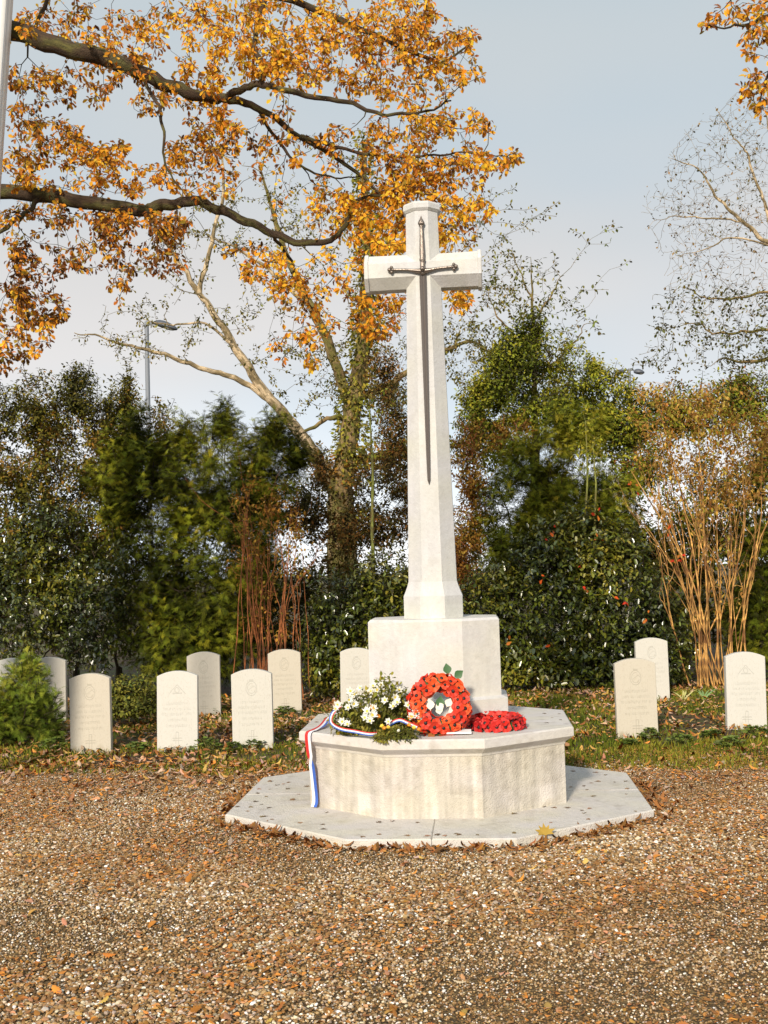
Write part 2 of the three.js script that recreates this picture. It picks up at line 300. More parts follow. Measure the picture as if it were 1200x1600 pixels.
{
  const RB = 0.357, RC = 0.462, RD = 0.976;
  // ground step: stones butted with open joints along both axes
  const st = octPts(2.9605 / 2, RB, RC, RD), b = st[1][0], d = st[1][1], a = st[2][0], c = st[2][1], j = 0.0015;
  const quads = [[[-b, d], [-j, d], [-j, j], [-a, j], [-a, c]], [[j, d], [b, d], [a, c], [a, j], [j, j]], [[j, -j], [a, -j], [a, -c], [b, -d], [j, -d]], [[-j, -j], [-j, -d], [-b, -d], [-a, -c], [-a, -j]]];
  for (const q of quads) part('step_stone', prism([[q, -0.05], [q, 0.052], [inset(q, 0.008), 0.06]]), M.step, mon);
  // plinth wall, undercut moulding and slab
  const wl = octPts(1.8266 / 2, RB, RC, RD), sl = octPts(1.9594 / 2, RB, RC, RD);
  part('plinth_wall', prism([[wl, 0.058], [wl, 0.474]]), M.wall, mon, 'weathered plinth wall with brown streaks');
  part('plinth_slab', prism([[inset(wl, -0.004), 0.474], [inset(wl, -0.010), 0.492], [inset(sl, 0.006), 0.528], [sl, 0.534], [sl, 0.588], [inset(sl, 0.010), SLAB_Y]]), M.slab, mon, 'overhanging octagonal top slab');
  // pedestal block on its lip
  const blk = [[-0.215, 0.36], [0.215, 0.36], [0.485, 0.20], [0.485, -0.20], [0.215, -0.36], [-0.215, -0.36], [-0.485, -0.20], [-0.485, 0.20]];
  part('pedestal_lip', prism([[inset(blk, -0.045), SLAB_Y], [inset(blk, -0.045), 0.782], [inset(blk, -0.004), 0.800]]), M.block, mon);
  part('pedestal_block', prism([[blk, 0.800], [blk, 1.352], [inset(blk, 0.018), 1.370]]), M.block, mon);
  // shaft
  const oc = (w) => octPts(w / 2, 0.414, 0.414, 1);
  part('shaft_base', prism([[oc(0.44), 1.370], [oc(0.44), 1.535], [oc(0.425), 1.552], [oc(0.385), 1.605], [oc(0.364), 1.640]]), M.cross, mon);
  part('shaft', prism([[oc(0.362), 1.640], [oc(0.262), 3.93], [oc(0.242), 4.462]]), M.cross, mon);
  part('top_cap', prism([[oc(0.250), 4.462], [oc(0.280), 4.480], [oc(0.280), 4.515], [oc(0.262), 4.532]]), M.cross, mon);
  // arms: octagonal bars with a small end block, mitred into the shaft
  for (const s of [-1, 1]) {
    const ring = (w, x) => oc(w).map(([y, z]) => [x * s, 4.01 + y, z]);
    const rg = [ring(0.262, 0.02), ring(0.268, 0.415), ring(0.288, 0.417), ring(0.288, 0.440), ring(0.276, 0.447)], p = [], t3 = (A, B, D) => (s > 0 ? p.push(...A, ...D, ...B) : p.push(...A, ...B, ...D));
    for (let k = 0; k < rg.length - 1; k++) for (let i = 0; i < 8; i++) { const A = rg[k][i], B = rg[k][(i + 1) % 8], D = rg[k + 1][(i + 1) % 8], E2 = rg[k + 1][i]; t3(A, D, B); t3(A, E2, D); }
    const e = rg[rg.length - 1]; for (let i = 1; i < 7; i++) t3(e[0], e[i + 1], e[i]);
    const g = new THREE.BufferGeometry(); g.setAttribute('position', new THREE.Float32BufferAttribute(p, 3)); part('cross_arm', boxUV(g, 0.8, 0.3), M.cross, mon);
  }
  // bronze sword, point down, held off the front face on short pins
  const sw = new THREE.Group(); sw.name = 'sword'; sw.userData.label = 'long dark bronze sword pointing down'; mon.add(sw);
  const fz = (y) => y < 3.93 ? 0.181 - (y - 1.64) / 2.29 * 0.050 : 0.131 - (y - 3.93) / 0.532 * 0.010;
  const off = 0.012;
  { // blade: flattened diamond with central ridge
    const p = [], ys = [3.955, 3.90, 3.2, 2.55, 2.40, 2.365], hw = [0.026, 0.027, 0.021, 0.0145, 0.011, 0.0005]; const t3 = (A, B, D) => p.push(...A, ...B, ...D);
    const sec = ys.map((y, k) => { const z = fz(y) + off, w = hw[k], h = w * 0.55; return [[-w, y, z], [-w * 0.35, y, z + h], [0, y, z + h * 0.6], [w * 0.35, y, z + h], [w, y, z], [0, y, z - h * 0.4]]; });
    for (let k = 0; k < sec.length - 1; k++) for (let i = 0; i < 6; i++) { const A = sec[k][i], B = sec[k][(i + 1) % 6], D = sec[k + 1][(i + 1) % 6], E2 = sec[k + 1][i]; t3(A, D, B); t3(A, E2, D); }
    const g = new THREE.BufferGeometry(); g.setAttribute('position', new THREE.Float32BufferAttribute(p, 3)); part('blade', boxUV(g), M.bronze, sw);
  }
  const lathe = (prof, y0) => { const g = new THREE.LatheGeometry(prof.map(([r, y]) => new THREE.Vector2(r, y)), 16); g.scale(1, 1, 0.75); g.translate(0, 0, fz(y0) + off + 0.014); return g; };
  part('grip', lathe([[0, 3.955], [0.019, 3.955], [0.021, 3.99], [0.017, 4.045], [0.018, 4.06], [0.023, 4.066], [0.023, 4.078], [0.0185, 4.085], [0.0205, 4.12], [0.0175, 4.20], [0.0125, 4.315], [0.0135, 4.322], [0.0155, 4.33], [0.012, 4.336]], 4.1), M.bronze, sw);
  part('pommel', lathe([[0, 4.332], [0.014, 4.334], [0.024, 4.346], [0.026, 4.356], [0.019, 4.372], [0.009, 4.390], [0.003, 4.408], [0, 4.412]], 4.35), M.bronze, sw);
  { const g = new THREE.SphereGeometry(0.020, 14, 10); g.translate(0, 3.998, fz(4) + off + 0.034); part('boss', g, M.bronze, sw); }
  for (const s of [-1, 1]) {
    const bz = fz(4) + off + 0.014, b = new Buf(), pts = curvePts([V(0.008 * s, 3.985, bz), V(0.05 * s, 3.990, bz), V(0.12 * s, 4.000, bz), V(0.225 * s, 4.006, bz)], 10); b.tube(pts, pts.map((_, k) => 0.022 - 0.012 * Math.min(1, k / 6)), 10);
    const parts = [b.build()]; for (const [x, y, r] of [[0.252, 4.007, 0.016], [0.236, 4.024, 0.013], [0.236, 3.989, 0.013], [0.226, 4.006, 0.014]]) { const q = new THREE.SphereGeometry(r, 12, 8); q.translate(x * s, y, bz); parts.push(q); }
    part('guard_arm', mergeGeometries(parts), M.bronze, sw);
  }
}

// ------------------------------------------------------------------ headstones
function stoneFace(v) { // carved badge, lines of weathered lettering and a cross; nothing of it is legible in the photograph
  const w = 256, h = 512, mk = () => { const c = document.createElement('canvas'); c.width = w; c.height = h; return c; }, cc = mk(), cb = mk(), a = cc.getContext('2d'), b = cb.getContext('2d'); srand(900 + v);
  a.fillStyle = '#e6e1d5'; a.fillRect(0, 0, w, h); b.fillStyle = '#c8c8c8'; b.fillRect(0, 0, w, h);
  for (let k = 0; k < 2600; k++) { const l = rr(-16, 12), x = rr(0, w), y = rr(0, h), s = rr(0.6, 3); a.fillStyle = `rgba(${205 + l},${196 + l},${176 + l},0.35)`; a.fillRect(x, y, s, s * rr(0.7, 3)); const q = Math.round(rr(175, 220)); b.fillStyle = `rgba(${q},${q},${q},0.5)`; b.fillRect(x, y, s, s); }
  for (let k = 0; k < 26; k++) { const x = rr(0, w), y = rr(h * 0.70, h), s = rr(6, 26), g = a.createRadialGradient(x, y, 0, x, y, s); g.addColorStop(0, 'rgba(150,132,96,0.20)'); g.addColorStop(1, 'rgba(150,132,96,0)'); a.fillStyle = g; a.fillRect(x - s, y - s, 2 * s, 2 * s); }
  for (let k = 0; k < 900; k++) { const y = h - 150 * rnd() * rnd() * rnd() - rr(0, 6), s = rr(0.8, 3); a.fillStyle = `rgba(${Math.round(rr(90, 130))},${Math.round(rr(84, 110))},${Math.round(rr(56, 76))},0.30)`; a.fillRect(rr(0, w), y, s * rr(1, 2), s); }
  for (let k = 0; k < 60; k++) { const x0 = rr(0, w), y0 = rr(0, 300), wd = rr(1.5, 5); for (let q = 0; q < 14; q++) { a.fillStyle = `rgba(112,108,92,${(0.035 * rnd()).toFixed(3)})`; a.fillRect(x0 + rr(-1.5, 1.5), y0 + q * rr(4, 11), wd * rr(0.5, 1.2), rr(5, 16)); } }
  const ink = (f) => { for (const [g, col] of [[a, 'rgba(120,114,104,0.14)'], [b, '#9a9a9a']]) { g.strokeStyle = g.fillStyle = col; f(g); } };
  if (v % 3 !== 1) ink(g => { g.lineWidth = 4; g.beginPath(); g.arc(w / 2, 100, 34, 0, 7); g.stroke(); g.lineWidth = 3; g.beginPath(); g.arc(w / 2, 100, 24, 0.3, 5); g.stroke(); g.beginPath(); g.moveTo(w / 2 - 20, 108); g.lineTo(w / 2 + 16, 88); g.lineTo(w / 2 + 30, 98); g.stroke(); g.fillRect(w / 2 - 14, 58, 28, 8); });
  else ink(g => { g.lineWidth = 4; g.beginPath(); g.moveTo(w / 2 - 52, 118); g.lineTo(w / 2, 74); g.lineTo(w / 2 + 52, 118); g.stroke(); g.fillRect(w / 2 - 30, 112, 60, 7); g.beginPath(); g.arc(w / 2, 100, 13, 0, 7); g.stroke(); });
  [[158, 70], [184, 84], [208, 92], [236, 60], [264, 76]].forEach(([y, hw], k) => ink(g => { let x = w / 2 - hw + rr(-6, 6); while (x < w / 2 + hw) { const cw = rr(4, 8); if (rnd() > 0.14) { g.fillRect(x, y, 2.4, 12); if (rnd() > 0.4) g.fillRect(x, y + (rnd() > 0.5 ? 0 : 9), cw, 2.4); } x += cw + 3.2; } }));
  ink(g => { g.lineWidth = 4; g.strokeRect(w / 2 - 8, 300, 16, 92); g.fillRect(w / 2 - 32, 326, 64, 5); g.fillRect(w / 2 - 32, 338, 64, 4); });
  const mk2 = (c, s) => { const t = new THREE.CanvasTexture(c); t.magFilter = THREE.LinearFilter; if (s) t.colorSpace = THREE.SRGBColorSpace; t.wrapS = t.wrapT = THREE.ClampToEdgeWrapping; return t; };
  return new THREE.MeshStandardMaterial({ color: [C(0.71, 0.685, 0.635), C(0.79, 0.81, 0.835), C(0.76, 0.775, 0.785), C(0.71, 0.70, 0.68)][v], map: mk2(cc, true), bumpMap: mk2(cb), bumpScale: 0.008, roughness: 0.88 });
}
const faceMats = [0, 1, 2, 3].map(stoneFace), plainStone = stone(C(0.98, 0.95, 0.91), texClean);
function headstoneGeo() {
  const w = 0.197, h = 0.735, rise = 0.048, sh = new THREE.Shape(); sh.moveTo(-w, -0.25); sh.lineTo(w, -0.25); sh.lineTo(w, h); const R = (w * w + rise * rise) / (2 * rise), a0 = Math.asin(w / R); sh.absarc(0, h + rise - R, R, Math.PI / 2 - a0, Math.PI / 2 + a0, false); sh.closePath();
  const g = new THREE.ExtrudeGeometry(sh, { depth: 0.074, bevelEnabled: true, bevelThickness: 0.004, bevelSize: 0.004, bevelSegments: 1, curveSegments: 14 }); g.translate(0, 0, -0.074);
  const p = g.attributes.position, u = g.attributes.uv; for (let i = 0; i < p.count; i++) u.setXY(i, (p.getX(i) + 0.20) / 0.40, p.getZ(i) > -0.002 ? Math.max(0.01, p.getY(i) / 0.79) : 0.02 + 0.03 * ((p.getY(i) * 3) % 1));
  return toCreasedNormals(g, 0.5);
}
const HS = headstoneGeo();
[[141, 11.15, 0.00, 0, 'cream headstone standing beside the small green bush, leftmost of the front row'],
 [276, 11.15, 0.03, 1, 'whitest headstone of the front row, overlapping the one behind it'],
 [394, 11.12, -0.01, 2, 'front row headstone nearest the memorial on the ribbon side'],
 [319, 13.75, 0.02, 3, 'back row headstone in front of the dark yew'],
 [446, 13.80, 0.00, 0, 'back row headstone in front of the red-brown shrub stems'],
 [558, 13.70, 0.02, 2, 'headstone half hidden behind the memorial pedestal'],
 [18, 13.60, 0.02, 1, 'headstone cut by the picture edge behind the small green bush'],
 [77, 13.60, 0.03, 3, 'headstone peeping out on the inner side of the small green bush'],
 [995, 11.10, -0.03, 0, 'headstone with round badge, overlapping a taller-looking one behind it'],
 [1166, 11.50, -0.03, 1, 'headstone at the far right with a pointed carved badge'],
 [1022, 14.00, -0.02, 2, 'back row headstone beside the golden-stemmed shrub'],
].forEach(([px, depth, turn, v, label], k) => {
  const p = at(px, 1100, depth), m = topMesh('headstone', HS, faceMats[v], label, 'headstone', 'pale stone headstones in two rows');
  m.position.set(p.x, 0, p.z); m.rotation.set([0.01, -0.008, 0.004][k % 3], turn, [0.006, -0.012, 0.004, 0.0][k % 4]);
});

// ------------------------------------------------------------------ flagpole and street lamps
{
  const a = at(5, 0, 9.6), b = at(-14, 280, 9.6), d = V().subVectors(b, a), base = V().copy(a).addScaledVector(d, a.y / -d.y); base.y = 0;
  const t = thing('flagpole', 'white painted flagpole at the picture edge', 'flagpole', base), up = V().subVectors(a, b).normalize();
  const b1 = new Buf(), L = 9.5; b1.tube([0, 0.25, 0.5, 0.75, 1].map(k => V().copy(up).multiplyScalar(k * L)), [0.088, 0.087, 0.086, 0.084, 0.080], 20); part('pole', b1.build(), M.pole, t);
  const c1 = new Buf(); c1.tube([V(0, -0.01, 0), V(0, 0.1, 0), V(0, 0.12, 0)], [0.12, 0.12, 0.09], 16); part('base_collar', c1.build(), M.pole, t);
  const h1 = new Buf(); h1.tube([0.02, 0.3, 0.6, 0.9, 0.98].map((k, q) => V(0.062 - 0.006 * k, 0, 0.074).addScaledVector(up, k * L)), [0.004, 0.004, 0.004, 0.004, 0.004], 6); part('halyard', h1.build(), M.steel, t);
  const f = new THREE.SphereGeometry(0.06, 16, 12); f.translate(up.x * L, up.y * L + 0.04, up.z * L); part('finial', f, M.pole, t);
}
function streetLamp(px, pyTop, depth, label, twin, headLen) {
  const top = at(px, pyTop, depth), t = thing('street_lamp', label, 'street lamp', V(top.x, 0, top.z), 0, 'street lamps beyond the hedge');
  const p = new Buf(); p.tube([V(0, -0.1, 0), V(0, 1.2, 0), V(0, 1.25, 0), V(0, top.y, 0)], [0.11, 0.11, 0.08, 0.058], 12); part('post', p.build(), M.steel, t);
  for (const s of twin ? [-1, 1] : [1]) {
    const br = new Buf(); br.tube([V(0, top.y - 0.03, 0), V(0.12 * s, top.y - 0.02, 0), V(0.22 * s, top.y - 0.06, 0)], [0.035, 0.03, 0.03], 8); part('bracket', br.build(), M.steel, t);
    const g = new THREE.SphereGeometry(1, 18, 10), q = g.attributes.position; for (let i = 0; i < q.count; i++) { const x = q.getX(i), y = q.getY(i); q.setXYZ(i, x * headLen / 2, y > 0 ? y * 0.13 * (1 - 0.25 * x) : y * 0.07, q.getZ(i) * 0.14 * (1 + 0.25 * x)); } g.computeVertexNormals();
    const h = part('lamp_head', g, M.lampHead, t); h.position.set((0.16 + headLen / 2) * s, top.y - 0.13, 0); h.rotation.z = -0.30 * s; h.rotation.y = s < 0 ? Math.PI : 0; if (s < 0) h.rotation.z = -0.1; if (twin && s > 0) h.rotation.z = -0.1;
    const l = new THREE.SphereGeometry(1, 14, 8); l.scale(headLen * 0.28, 0.045, 0.10); const lm = part('lamp_lens', l, M.lens, h); lm.position.set(headLen * 0.12, -0.035, 0);
  }
}
streetLamp(229, 503, 30, 'grey single-arm street lamp rising behind the dark yew', false, 0.70);
streetLamp(983, 577, 42, 'distant twin-head street lamp above the evergreen tops', true, 0.42);

// ------------------------------------------------------------------ colours of foliage
const OAK = [C(0.68, 0.29, 0.018), C(0.78, 0.39, 0.025), C(0.54, 0.18, 0.016), C(0.31, 0.11, 0.018), C(0.86, 0.54, 0.04), C(0.15, 0.06, 0.015), C(0.38, 0.25, 0.03)];
const oakColour = (dark) => (p) => { const n = fbm(p.x * 0.9, p.y * 0.9, p.z * 0.9) * 0.9 + rr(-0.8, 0.8) - dark; return vary(n > 0.64 ? OAK[4] : n > 0.2 ? OAK[1] : n > -0.15 ? OAK[0] : n > -0.45 ? OAK[2] : n > -0.8 ? pick([OAK[3], OAK[6]]) : OAK[5], 0.25); };
const palette = (list, f = 1.2) => (p) => { const n = 0.5 + 0.6 * N3(p.x * f, p.y * f, p.z * f) + rr(-0.35, 0.35); return vary(list[Math.max(0, Math.min(list.length - 1, Math.floor(n * list.length)))], 0.25); };

// ------------------------------------------------------------------ trees
// blobs: [px, py, rx, ry, twigs] in photograph pixels, spread over depth around d0
function blobTargets(blobs, d0, dd, dens = 1, origin) {
  const out = [];
  for (const [px, py, rx, ry, n, dz = 0] of blobs) for (let k = 0; k < n * dens; k++) { const a = rr(0, 6.283), q = Math.sqrt(rnd()); out.push({ p: at(px + Math.cos(a) * rx * q, py + Math.sin(a) * ry * q, d0 + dz + gauss() * dd).sub(origin) }); }
  return out;
}
function oakTree(name, label, base, trunkPts, trunkR, limbs, blobs, d0, o) {
  const t = thing(name, label, 'tree', base), nodes = [], tb = new Buf();
  limb(tb, [], trunkPts.map(p => p.clone().sub(base)), trunkR, 14, 5, 0.05); part('trunk', tb.build(), o.bark, t);
  for (const [pts, rad] of limbs) { const b = new Buf(); limb(b, nodes, pts.map(p => p.clone().sub(base)), rad, 9, 6, 0.035); part('limb', b.build(), o.bark, t); }
  const tg = blobTargets(blobs, d0, o.spread, o.dens, base), tw = new Buf();
  grow(tw, nodes, tg, { k: 0.012, r0: 0.0034, wander: 0.024, step: 0.10, up: 0.1, maxR: 0.026 });
  const twm = part('twigs', tw.build(), o.bark, t); twm.userData.kind = 'stuff';
  const A = new Copies(), B = new Copies();
  for (const g of tg) { const wp = V().copy(g.p).add(base); const n = Math.round(rr(o.leaves * 0.5, o.leaves * 1.4)); sprig(rnd() < 0.55 ? A : B, g.p, g.d, o.len, n, o.size, (p) => o.colour(wp.clone().add(V(rr(-.2, .2), rr(-.2, .2), 0))), { droop: 0.45, spread: 0.9, tip: true, face: V(0, 0.4, 0.7) }); }
  A.build('crown', G.oak, M.leafDry, t); B.build('crown', G.oakCurl, M.leafDry, t);
  return t;
}
srand(77);
{ // the oak whose limbs reach in from the left
  const D = 10.3, base = V(-5.3, 0, -10.8);
  const p = (a, b, d = 0) => at(a, b, D + d);
  const trunk = [V(-5.3, -0.1, -10.8), V(-5.25, 1.5, -10.8), V(-5.15, 3.2, -10.75), V(-5.1, 5.0, -10.7), V(-5.05, 7.0, -10.7), V(-5.0, 9.2, -10.6)];
  const limbs = [
    [[V(-5.14, 4.4, -10.72), p(-120, 296, 0.2), p(0, 299), p(110, 312), p(228, 330), p(258, 320), p(312, 316), p(365, 338), p(425, 364), p(475, 379), p(518, 374), p(538, 350), p(548, 320), p(592, 306), p(640, 330)], [0.11, 0.085, 0.072, 0.066, 0.058, 0.055, 0.046, 0.042, 0.036, 0.032, 0.027, 0.022, 0.018, 0.012, 0.007]],
    [[V(-5.08, 5.7, -10.7), p(-110, 10, -0.4), p(18, 46, -0.5), p(100, 74, -0.5), p(190, 101, -0.4), p(250, 127, -0.3), p(312, 152, -0.2), p(352, 154), p(400, 166, 0.1), p(470, 212, 0.2), p(560, 272, 0.3), p(612, 322, 0.3)], [0.13, 0.10, 0.088, 0.080, 0.072, 0.062, 0.050, 0.042, 0.034, 0.026, 0.017, 0.008]],
    [[p(345, 154, -0.1), p(378, 138, -0.2), p(410, 134, -0.3), p(470, 148, -0.4), p(540, 161, -0.4), p(600, 178, -0.5), p(650, 177, -0.5), p(705, 158, -0.5)], [0.036, 0.034, 0.030, 0.026, 0.021, 0.016, 0.012, 0.007]],
    [[p(405, 134, -0.3), p(410, 112, -0.3), p(398, 62, -0.1), p(424, -10, 0.1), p(470, -80, 0.2)], [0.030, 0.028, 0.022, 0.018, 0.010]],
    [[V(-5.05, 6.6, -10.7), p(0, -150, 0.3), p(180, -90, 0.4), p(340, -40, 0.5), p(480, 10, 0.5), p(600, 60, 0.4), p(690, 95, 0.2), p(735, 70, 0.1)], [0.11, 0.085, 0.066, 0.050, 0.036, 0.024, 0.014, 0.007]],
    [[p(218, 116, -0.35), p(246, 166, -0.5), p(257, 206, -0.6), p(262, 258, -0.6), p(284, 300, -0.6)], [0.018, 0.016, 0.013, 0.010, 0.005]],
    [[p(62, 306, 0), p(45, 326, -0.2), p(10, 352, -0.3), p(-50, 400, -0.4)], [0.026, 0.022, 0.018, 0.010]],
    [[p(400, 168, 0.1), p(430, 215, 0.3), p(470, 260, 0.4), p(520, 278, 0.4), p(560, 278, 0.4)], [0.020, 0.016, 0.012, 0.009, 0.006]],
    [[p(470, 212, 0.2), p(530, 230, 0.1), p(600, 245, 0), p(680, 243, -0.1), p(745, 240, -0.2), p(800, 246, -0.2)], [0.018, 0.016, 0.013, 0.010, 0.007, 0.004]],
    [[p(420, 362, 0), p(450, 400, 0.3), p(470, 440, 0.4), p(490, 490, 0.4)], [0.018, 0.014, 0.010, 0.005]],
    [[p(140, -80, 0.4), p(90, -20, 0), p(60, 30, -0.2), p(40, 90, -0.2)], [0.03, 0.024, 0.016, 0.008]],
    [[V(-5.05, 7.2, -10.7), p(-150, -420, 0.8), p(100, -420, 1.0), p(400, -300, 1.0), p(620, -160, 0.6)], [0.10, 0.08, 0.06, 0.04, 0.012]],
  ];
  const blobs = [
    [480, 45, 200, 70, 120], [360, 70, 90, 60, 40], [560, 90, 130, 60, 60], [670, 70, 60, 50, 24], [720, 62, 26, 26, 8], [640, 20, 60, 30, 14], [300, 20, 60, 30, 12],
    [120, 45, 90, 40, 26], [190, 70, 70, 40, 22], [230, 40, 40, 30, 9], [45, 40, 30, 30, 7], [150, 110, 90, 28, 22], [120, 150, 60, 20, 9], [60, 130, 40, 20, 8], [230, 150, 40, 28, 9],
    [300, 130, 50, 36, 18], [330, 180, 40, 40, 18], [345, 215, 36, 26, 14], [300, 235, 40, 22, 14], [290, 270, 60, 26, 12], [370, 250, 50, 40, 8],
    [30, 125, 26, 20, 6], [70, 205, 60, 20, 18], [100, 240, 80, 26, 26], [170, 240, 50, 24, 18], [30, 260, 36, 24, 10], [200, 280, 70, 24, 14], [100, 285, 90, 18, 12], [40, 180, 30, 20, 6],
    [440, 120, 60, 30, 14], [420, 200, 50, 40, 8], [480, 250, 60, 40, 9], [560, 220, 60, 36, 14], [620, 220, 50, 30, 14], [660, 200, 50, 34, 16], [600, 150, 50, 22, 9], [690, 130, 40, 30, 12], [735, 110, 22, 30, 5],
    [700, 190, 40, 22, 9], [745, 182, 26, 16, 4], [760, 200, 12, 10, 2], [740, 250, 40, 22, 10], [800, 244, 14, 12, 5], [775, 262, 16, 14, 4], [720, 275, 50, 26, 14], [660, 270, 50, 30, 16], [610, 275, 50, 30, 16],
    [590, 320, 60, 34, 30], [640, 300, 50, 30, 22], [560, 350, 44, 34, 18], [700, 320, 44, 30, 18], [740, 330, 30, 24, 8], [710, 370, 36, 28, 12], [610, 370, 44, 26, 18], [520, 330, 36, 36, 8], [470, 320, 40, 30, 6], [660, 360, 40, 26, 10],
    [60, 330, 50, 12, 8], [130, 345, 60, 18, 10], [175, 350, 36, 24, 18], [215, 338, 30, 16, 8], [180, 385, 40, 18, 8], [270, 358, 32, 22, 14], [245, 385, 40, 22, 9], [60, 385, 50, 24, 8], [90, 425, 44, 24, 8], [30, 440, 30, 40, 12], [20, 500, 30, 46, 14], [70, 478, 46, 30, 14], [140, 400, 40, 20, 7], [190, 430, 20, 22, 4], [250, 415, 36, 16, 5], [15, 560, 26, 26, 6], [50, 530, 40, 26, 8], [80, 500, 24, 14, 5], [185, 455, 14, 30, 2], [10, 350, 20, 30, 4], [20, 400, 20, 20, 3],
    [330, 300, 40, 20, 4], [380, 400, 36, 22, 6], [395, 425, 20, 14, 4], [430, 430, 30, 40, 10], [460, 470, 34, 40, 10], [490, 510, 40, 30, 8], [500, 430, 40, 40, 8], [560, 440, 40, 40, 9], [575, 490, 40, 30, 10], [590, 520, 20, 18, 5], [715, 440, 22, 36, 8], [720, 475, 20, 20, 5], [440, 540, 24, 26, 3], [490, 570, 20, 16, 2], [620, 480, 26, 30, 5],
    [400, -60, 300, 50, 70], [150, -60, 160, 50, 30], [300, -200, 360, 90, 60],
  ];
  oakTree('oak_tree', 'oak with orange autumn leaves, mossy limbs reaching over the graves', base, trunk, [0.40, 0.34, 0.30, 0.27, 0.20, 0.06], limbs, blobs, D, { bark: M.oakBark, spread: 0.75, dens: 2.15, leaves: 11, len: 0.34, size: 0.053, colour: (p) => { const left = Math.max(0, Math.min(1, (-p.x - 0.9) / 2)) * Math.max(0, Math.min(1, (6.1 - p.y) / 1.2)); return oakColour(left * 0.45 + 0.02)(p); } });
}
{ // the oak on the right, only its branch ends in view
  const D = 9.5, base = V(6.2, 0, -9.6), p = (a, b, d = 0) => at(a, b, D + d);
  const trunk = [V(6.2, -0.1, -9.6), V(6.15, 2, -9.6), V(6.05, 4, -9.55), V(6, 6, -9.5), V(5.9, 8, -9.5)];
  const limbs = [[[V(6.02, 5.4, -9.5), p(1400, -30), p(1300, 0), p(1230, 15), p(1180, 35), p(1130, 42), p(1102, 38)], [0.09, 0.06, 0.04, 0.025, 0.015, 0.008, 0.004]], [[p(1300, 0), p(1240, 60), p(1200, 120), p(1190, 160)], [0.03, 0.02, 0.012, 0.005]], [[V(5.95, 6.4, -9.5), p(1350, -160), p(1230, -90), p(1160, -30), p(1140, 0)], [0.08, 0.05, 0.03, 0.015, 0.006]]];
  const blobs = [[1112, 34, 12, 10, 3], [1140, 20, 22, 16, 4], [1165, 44, 16, 10, 2], [1185, 20, 20, 20, 7], [1196, 60, 16, 30, 7], [1175, 75, 14, 14, 3], [1185, 125, 20, 16, 6], [1165, 142, 10, 12, 3], [1196, 165, 14, 14, 4], [1250, 60, 40, 80, 30], [1320, 0, 60, 100, 30], [1200, -80, 80, 40, 20]];
  oakTree('oak_tree', 'orange oak branch ends hanging in at the upper right corner', base, trunk, [0.36, 0.30, 0.26, 0.20, 0.05], limbs, blobs, D, { bark: M.oakBark, spread: 0.35, dens: 1.8, leaves: 8, len: 0.2, size: 0.062, colour: oakColour(0.25) });
}
srand(321);
